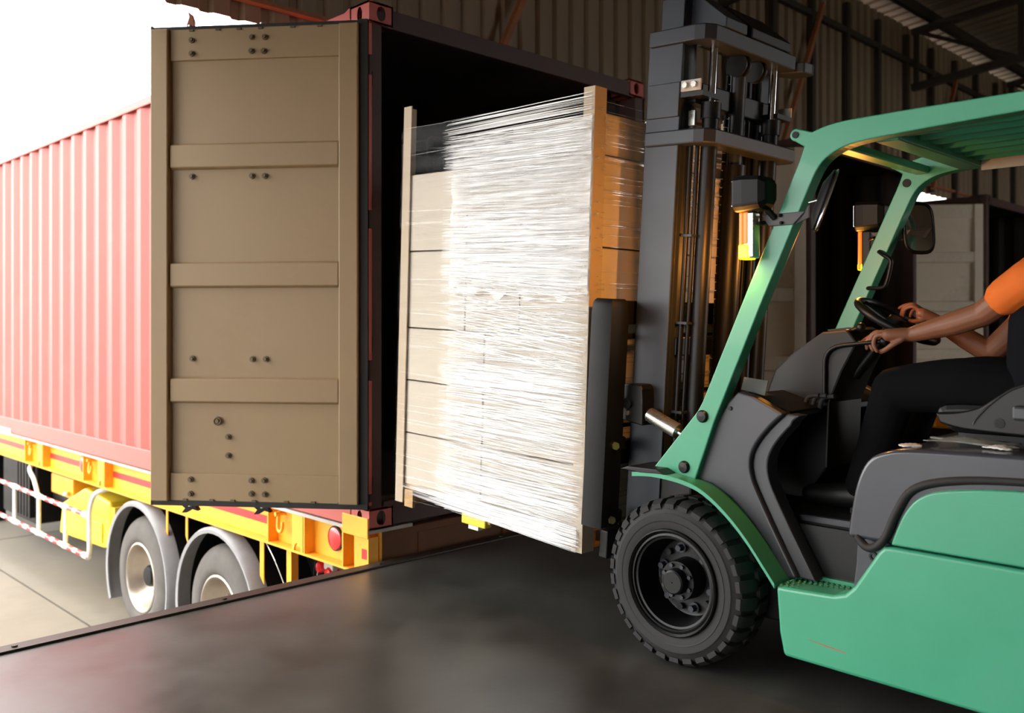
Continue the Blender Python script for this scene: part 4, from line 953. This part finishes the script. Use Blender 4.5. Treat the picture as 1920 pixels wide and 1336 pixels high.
# mirrors, lamps and handle on the guard legs
for s in (0, 1):
    X = (lambda x: x) if not s else (lambda x: .88-x)
    bw = MB().ext([(-2.395,1.690),(-2.425,1.648),(-2.520,1.648),(-2.565,1.690)], 'x', *sorted((X(-.012),X(-.004)))).build('lamp_bracket', 'bracket_grey', FK, bevel=.002)
    for z_ in (1.682,1.656): MB().cyl((X(-.012),-2.475+(.006 if z_ > 1.67 else -.004),z_),(X(-.02),-2.475,z_),.006,seg=8).build('bolt', 'mast_black', bw)
    MB().add([(X(-.004),-2.56,1.690),(X(-.004),-2.525,1.648),(X(-.06),-2.60,1.660),(X(-.085),-2.615,1.700),(X(-.004),-2.566,1.690),(X(-.004),-2.531,1.648),(X(-.06),-2.606,1.660),(X(-.085),-2.621,1.700)], [(0,1,2,3),(7,6,5,4),(0,4,5,1),(1,5,6,2),(2,6,7,3),(3,7,4,0)]).build('bracket_wing', 'bracket_grey', bw)
    # work lamp: black housing
    hd = MB(); sec = [(.045,.062),(.062,.045),(.062,-.04),(.04,-.066),(-.04,-.066),(-.058,-.045),(-.058,.045),(-.045,.062)]
    vs = []; lc_ = Vector((X(-.045),-2.40,1.765))
    for y_, f in ((.075,.86),(.07,1.),(.03,1.),(-.03,.9),(-.055,.62)):
        vs += [lc_+Vector((a*f, y_, b_*f)) for a,b_ in sec]
    n = 8; hd.add(vs, [(i*n+k, i*n+(k+1)%n, (i+1)*n+(k+1)%n, (i+1)*n+k) for i in range(4) for k in range(n)]+[tuple(range(n)), tuple(32+k for k in range(n))])
    wl = hd.build('work_lamp', 'black_paint', FK, bevel=.006)
    MB().box(lc_.x-.045, lc_.x+.045, -2.328, -2.322, 1.72, 1.81).build('lamp_glass', 'mirror_glass', wl)
    MB().tube([(X(-.03),-2.43,1.705),(X(-.012),-2.45,1.675)], .012, 8).build('lamp_stem', 'mast_black', wl, smooth=60)
    # turn signal
    ts = MB().box(*sorted((X(-.062),X(-.012))), -2.392, -2.352, 1.535, 1.70).build('turn_signal', 'mast_black' if s else 'silver', FK, bevel=.006)
    MB().box(*sorted((X(-.064),X(-.010))), -2.353, -2.335, 1.533, 1.702).build('signal_lens', 'lens_amber', ts, bevel=.006)
    MB().box(*sorted((X(-.0655),X(-.011))), -2.376 if not s else -2.356, -2.333, 1.531, 1.585 if not s else 1.56).build('lit_lens', 'lens_amber_hot', ts, bevel=.006)
    if not s: MB().box(-.0645, -.011, -2.372, -2.353, 1.585, 1.701).build('side_lens', 'lens_amber', ts, bevel=.005)
    MB().tube([(X(-.012),-2.39,1.66),(X(.01),-2.42,1.665)], .008, 8).build('signal_arm', 'mast_black', ts, smooth=60)
    # rear-view mirror: rounded rectangular dish
    def mirror(c, nrm, w, h, parent):
        nrm = Vector(nrm).normalized(); u = nrm.cross(Vector((0,0,1))).normalized(); v = u.cross(nrm)
        out = []
        for k in range(28):
            g = 2*math.pi*k/28; cx, sx_ = math.cos(g), math.sin(g)
            out.append((abs(cx)**.55*math.copysign(1,cx)*w/2, abs(sx_)**.55*math.copysign(1,sx_)*h/2))
        vs = []
        for t, f in ((.004,.9),(.0,1.),(-.012,1.),(-.03,.55)): vs += [c+u*a*f+v*b_*f+nrm*t for a,b_ in out]
        b = MB(); b.add(vs, [(i*28+k, i*28+(k+1)%28, (i+1)*28+(k+1)%28, (i+1)*28+k) for i in range(3) for k in range(28)]+[tuple(84+k for k in range(28))])
        mo = b.build('mirror', 'mast_black', parent, smooth=35)
        MB().add([c+u*a*.93+v*b_*.93+nrm*.002 for a,b_ in out]+[c+nrm*.009], [(k,(k+1)%28,28) for k in range(28)]).build('mirror_glass', 'mirror_glass', mo, smooth=60)
        MB().tube([c+(u*a+v*b_) for a,b_ in out], .005, 6, closed=True).build('mirror_rim', 'chrome' if not s else 'mast_black', mo, smooth=60)
        return mo
    if not s:
        mc = Vector((-.062,-2.667,1.710)); mirror(mc, (.50,-.80,-.33), .115, .205, FK)
        MB().tube([(-.08,-2.615,1.708),(-.077,-2.655,1.715)], .006, 8).build('mirror_stem', 'chrome', FK, smooth=60)
    else:
        mc = Vector((.935,-2.578,1.70)); mirror(mc, (-.55,-.82,.10), .14, .215, FK)
        MB().tube([(.88,-2.50,1.70),(.925,-2.56,1.70)], .008, 8).build('mirror_stem', 'mast_black', FK, smooth=60)
MB().tube([(.824,-2.462,1.602),(.81,-2.465,1.60)]+smooth_path([(.795,-2.49,1.585),(.79,-2.52,1.565),(.79,-2.522,1.54),(.79,-2.505,1.47),(.795,-2.485,1.450),(.81,-2.42,1.450)],4)+[(.824,-2.412,1.450)], .0085, 10).build('grab_handle', 'mast_black', FK, smooth=60)
# the lit turn signal throws amber light forward onto the load
for k, (xx, e) in enumerate(((-.037, 16.), (.917, 12.))):
    ld = bpy.data.lights.new('signal_light', 'POINT'); ld.energy = e; ld.color = (1., .40, .07); ld.shadow_soft_size = .025
    lo = bpy.data.objects.new('signal_light', ld); COL.objects.link(lo); lo.location = (xx, -2.300, 1.565)

# papers and rags lying about on the truck
def sheet(pts, name, m, label, cat, group=None, th=.002):
    P = [Vector(p) for p in pts]; n = len(P); vs = P+[p+Vector((0,0,th)) for p in P]
    o = MB().add(vs, [tuple(range(n))[::-1], tuple(range(n,2*n))]+[(i,(i+1)%n,n+(i+1)%n,n+i) for i in range(n)]).build(name, m, None, base=True)
    return tag(o, label, cat, group)
pp = MB().add([(.10,-2.245,1.052),(.10,-2.345,1.034),(.12,-2.347,1.088),(.12,-2.246,1.098),(.104,-2.245,1.052),(.104,-2.345,1.034),(.125,-2.347,1.088),(.125,-2.246,1.098),(.165,-2.245,1.052),(.165,-2.35,1.034)],
    [(0,1,2,3),(7,6,5,4),(0,4,5,1),(1,5,6,2),(2,6,7,3),(3,7,4,0),(4,8,9,5)]).build('folded_card', 'cloth_grey', None, base=True)
tag(pp, 'grey folded card standing on the dashboard ledge behind the guard leg', 'card')
def rag(cx, cy, cz, w, d, h, seed, m, name, label, cat):
    r_ = random.Random(seed); n = 12; vs = []
    for i in range(n+1):
        for k in range(n+1):
            u, v = i/n-.5, k/n-.5; e = max(0, 1-(u*u+v*v)*4)
            vs.append((cx+u*w*(1+.25*math.sin(5*v+seed)), cy+v*d*(1+.25*math.cos(6*u+seed)), cz+h*e*(.45+.55*math.sin(9*u+7*v+seed)**2)+.003*r_.random()))
    fs = [(i*(n+1)+k, i*(n+1)+k+1, (i+1)*(n+1)+k+1, (i+1)*(n+1)+k) for i in range(n) for k in range(n)]
    o = MB().add(vs, fs).build(name, m, None, smooth=50, base=True, norm=False); tag(o, label, cat)
    sd = o.modifiers.new('thickness', 'SOLIDIFY'); sd.thickness = .003; sd.offset = 1
rag(.06,-2.90,.906,.07,.06,.005,1,'paper_white','crumpled_paper','white crumpled paper on the front corner of the bonnet','paper')
rag(.14,-3.05,.923,.10,.22,.014,4,'cloth_grey','rag','grey rag lying on the bonnet below the seat','cloth')
rag(.08,-3.16,.922,.07,.07,.007,9,'paper_white','crumpled_paper','pale crumpled paper on the bonnet behind the rag','paper')

# ------------------------------------------------------------------ driver
PR = thing('person', 'driver in orange shirt and dark vest, one hand on lever, one on steering wheel', 'person', (.5,-3.15,.62))
def limb(b, pts, rs, seg=14, k=5):
    P = smooth_path(pts, k); n = len(pts); rr = []
    for i in range(n-1): rr += [rs[i]+(rs[i+1]-rs[i])*j/k for j in range(k)]
    rr.append(rs[-1]); b.tube(P, rr, seg); b.ball(P[0], rr[0]*.99, 12); b.ball(P[-1], rr[-1]*.99, 12)
def fleshed(b, name, m, parent, vox, it=4):
    o = b.build(name, m, parent, norm=True)
    r_ = o.modifiers.new('skin', 'REMESH'); r_.mode = 'VOXEL'; r_.voxel_size = vox; r_.use_smooth_shade = True
    s_ = o.modifiers.new('smooth', 'SMOOTH'); s_.factor = .5; s_.iterations = it
    return o
SH1, SH2 = (.325,-3.175,1.445), (.68,-3.18,1.435)
EL1, WR1 = (.36,-3.02,1.335), (.372,-2.775,1.262)
EL2, WR2 = (.66,-2.945,1.195), (.615,-2.765,1.312)
b = MB()
# trunk, neck, head
limb(b, [(.5,-3.20,1.02),(.5,-3.20,1.15),(.5,-3.21,1.30),(.5,-3.20,1.42)], [.125,.12,.13,.10])
limb(b, [(.40,-3.20,1.10),(.40,-3.21,1.30),(.41,-3.20,1.41)], [.10,.10,.07]); limb(b, [(.60,-3.20,1.10),(.60,-3.21,1.30),(.59,-3.20,1.41)], [.10,.10,.07])
limb(b, [SH1,(.42,-3.19,1.455),(.58,-3.19,1.45),SH2], [.058,.06,.06,.058])
limb(b, [(.5,-3.20,1.42),(.5,-3.27,1.53)], [.056,.053])
b.ball((.5,-3.285,1.645), .1, 18, (.78,.95,1.12)); b.ball((.5,-3.235,1.585), .055, 14, (.95,.9,.85))
b.ball((.5,-3.178,1.625), .016, 10, (.8,1.1,1.2)); b.ball((.424,-3.29,1.64), .022, 10, (.4,.8,1.3)); b.ball((.576,-3.29,1.64), .022, 10, (.4,.8,1.3))
b.ball((.5,-3.195,1.592), .018, 10, (1.4,.6,.4)); b.ball((.5,-3.20,1.665), .03, 10, (2.0,.5,.4))
# arms
limb(b, [SH1, tuple((Vector(SH1)+Vector(EL1))/2), EL1], [.056,.05,.043]); limb(b, [EL1, tuple((Vector(EL1)*.6+Vector(WR1)*.4)+Vector((0,0,-.004))), WR1], [.043,.042,.027])
limb(b, [SH2, tuple((Vector(SH2)+Vector(EL2))/2), EL2], [.056,.05,.042]); limb(b, [EL2, tuple(Vector(EL2)*.6+Vector(WR2)*.4), WR2], [.042,.040,.026])
# legs
for kx, fx_ in ((.345,.35),(.62,.61)):
    limb(b, [(.5+(kx-.5)*.6,-3.18,1.06),(.5+(kx-.5)*.85,-2.95,1.08),(kx,-2.72,1.06)], [.095,.085,.066]); limb(b, [(kx,-2.72,1.06),(fx_,-2.66,.86),(fx_,-2.59,.69)], [.064,.056,.04])
    limb(b, [(fx_,-2.60,.665),(fx_,-2.50,.65),(fx_,-2.42,.645)], [.038,.036,.03])
# near hand over the lever: palm, four bent fingers, thumb
def hand(b, W, rows, palm, pr):
    limb(b, [W]+palm[:1], [.026,.024]); 
    for p in palm: b.tube([W, p], [.022, pr], 12); b.ball(p, pr, 12)
    for i in range(len(palm)-1): b.tube([palm[i], palm[i+1]], pr, 12)
    for pts, r0 in rows: limb(b, pts, [r0, r0*.96, r0*.9, r0*.78][:len(pts)], 10, 4)
W = WR1
hand(b, W, [
    ([(.338,-2.692,1.262),(.336,-2.662,1.256),(.335,-2.652,1.226),(.337,-2.664,1.200)], .0094),
    ([(.358,-2.684,1.270),(.357,-2.646,1.264),(.356,-2.630,1.232),(.357,-2.640,1.204)], .0098),
    ([(.379,-2.682,1.270),(.381,-2.636,1.266),(.382,-2.608,1.236),(.382,-2.606,1.208)], .0096),
    ([(.399,-2.690,1.266),(.405,-2.645,1.268),(.410,-2.600,1.250),(.412,-2.572,1.232)], .0086),
    ([(.348,-2.752,1.246),(.338,-2.722,1.226),(.342,-2.696,1.208),(.352,-2.672,1.198)], .0112)],
    [(.342,-2.704,1.260),(.360,-2.700,1.266),(.379,-2.700,1.266),(.396,-2.706,1.262)], .0140)
W = WR2
hand(b, W, [
    ([(.588,-2.718,1.350),(.580,-2.695,1.366),(.577,-2.668,1.356),(.580,-2.660,1.332)], .0090),
    ([(.606,-2.712,1.354),(.602,-2.684,1.372),(.600,-2.655,1.362),(.602,-2.644,1.336)], .0095),
    ([(.626,-2.710,1.354),(.628,-2.680,1.374),(.630,-2.648,1.372),(.632,-2.624,1.362)], .0092),
    ([(.644,-2.716,1.350),(.650,-2.688,1.362),(.656,-2.664,1.350),(.659,-2.655,1.330)], .0084),
    ([(.595,-2.748,1.322),(.578,-2.728,1.314),(.576,-2.702,1.310),(.586,-2.682,1.312)], .0096)],
    [(.591,-2.726,1.338),(.608,-2.720,1.344),(.626,-2.720,1.344),(.641,-2.726,1.338)], .0135)
body = fleshed(b, 'body', 'skin', PR, .0034, 3)
b = MB()
limb(b, [SH1, tuple(Vector(SH1)*.45+Vector(EL1)*.55+Vector((0,0,.004)))], [.070,.063]); limb(b, [SH2, tuple(Vector(SH2)*.5+Vector(EL2)*.5)], [.070,.062])
limb(b, [(.35,-3.18,1.46),(.42,-3.19,1.462),(.58,-3.19,1.46),(.65,-3.18,1.455)], [.068,.072,.072,.068]); limb(b, [(.5,-3.20,1.48),(.5,-3.195,1.505)], [.07,.062])
limb(b, [(.40,-3.20,1.15),(.40,-3.21,1.30),(.41,-3.20,1.42)], [.106,.108,.08]); limb(b, [(.60,-3.20,1.15),(.60,-3.21,1.30),(.59,-3.20,1.42)], [.106,.108,.08])
fleshed(b, 'shirt', 'shirt_orange', PR, .007, 3)
b = MB()
limb(b, [(.40,-3.195,1.06),(.395,-3.20,1.20),(.40,-3.205,1.31),(.425,-3.20,1.43)], [.118,.116,.118,.082]); limb(b, [(.60,-3.195,1.06),(.605,-3.20,1.20),(.60,-3.205,1.31),(.575,-3.20,1.43)], [.118,.116,.118,.082])
limb(b, [(.5,-3.185,1.05),(.5,-3.19,1.2),(.5,-3.20,1.36)], [.135,.13,.13])
fleshed(b, 'vest', 'vest_dark', PR, .008, 4)
b = MB()
limb(b, [(.42,-3.19,1.05),(.58,-3.19,1.05)], [.125,.125])
for kx, fx_ in ((.345,.35),(.62,.61)):
    limb(b, [(.5+(kx-.5)*.6,-3.18,1.06),(.5+(kx-.5)*.85,-2.95,1.085),(kx,-2.725,1.065)], [.108,.100,.080]); limb(b, [(kx,-2.725,1.065),(fx_,-2.66,.86),(fx_,-2.60,.70)], [.080,.070,.060])
fleshed(b, 'trousers', 'trousers_dark', PR, .008, 4)
for fx_ in (.35,.61):
    b = MB(); limb(b, [(fx_,-2.62,.665),(fx_,-2.52,.657),(fx_,-2.40,.648)], [.046,.046,.036]); limb(b, [(fx_,-2.605,.66),(fx_,-2.60,.72)], [.046,.046]); fleshed(b, 'shoe', 'shoe_black', PR, .008, 3)
b = MB(); b.ball((.5,-3.30,1.665), .104, 18, (.82,.98,1.08)); fleshed(b, 'hair', 'hair_black', PR, .009, 2)
for xx in (.472,.528): MB().ball((xx,-3.201,1.648), .011, 10).build('eye', 'eye_white', PR, smooth=60)
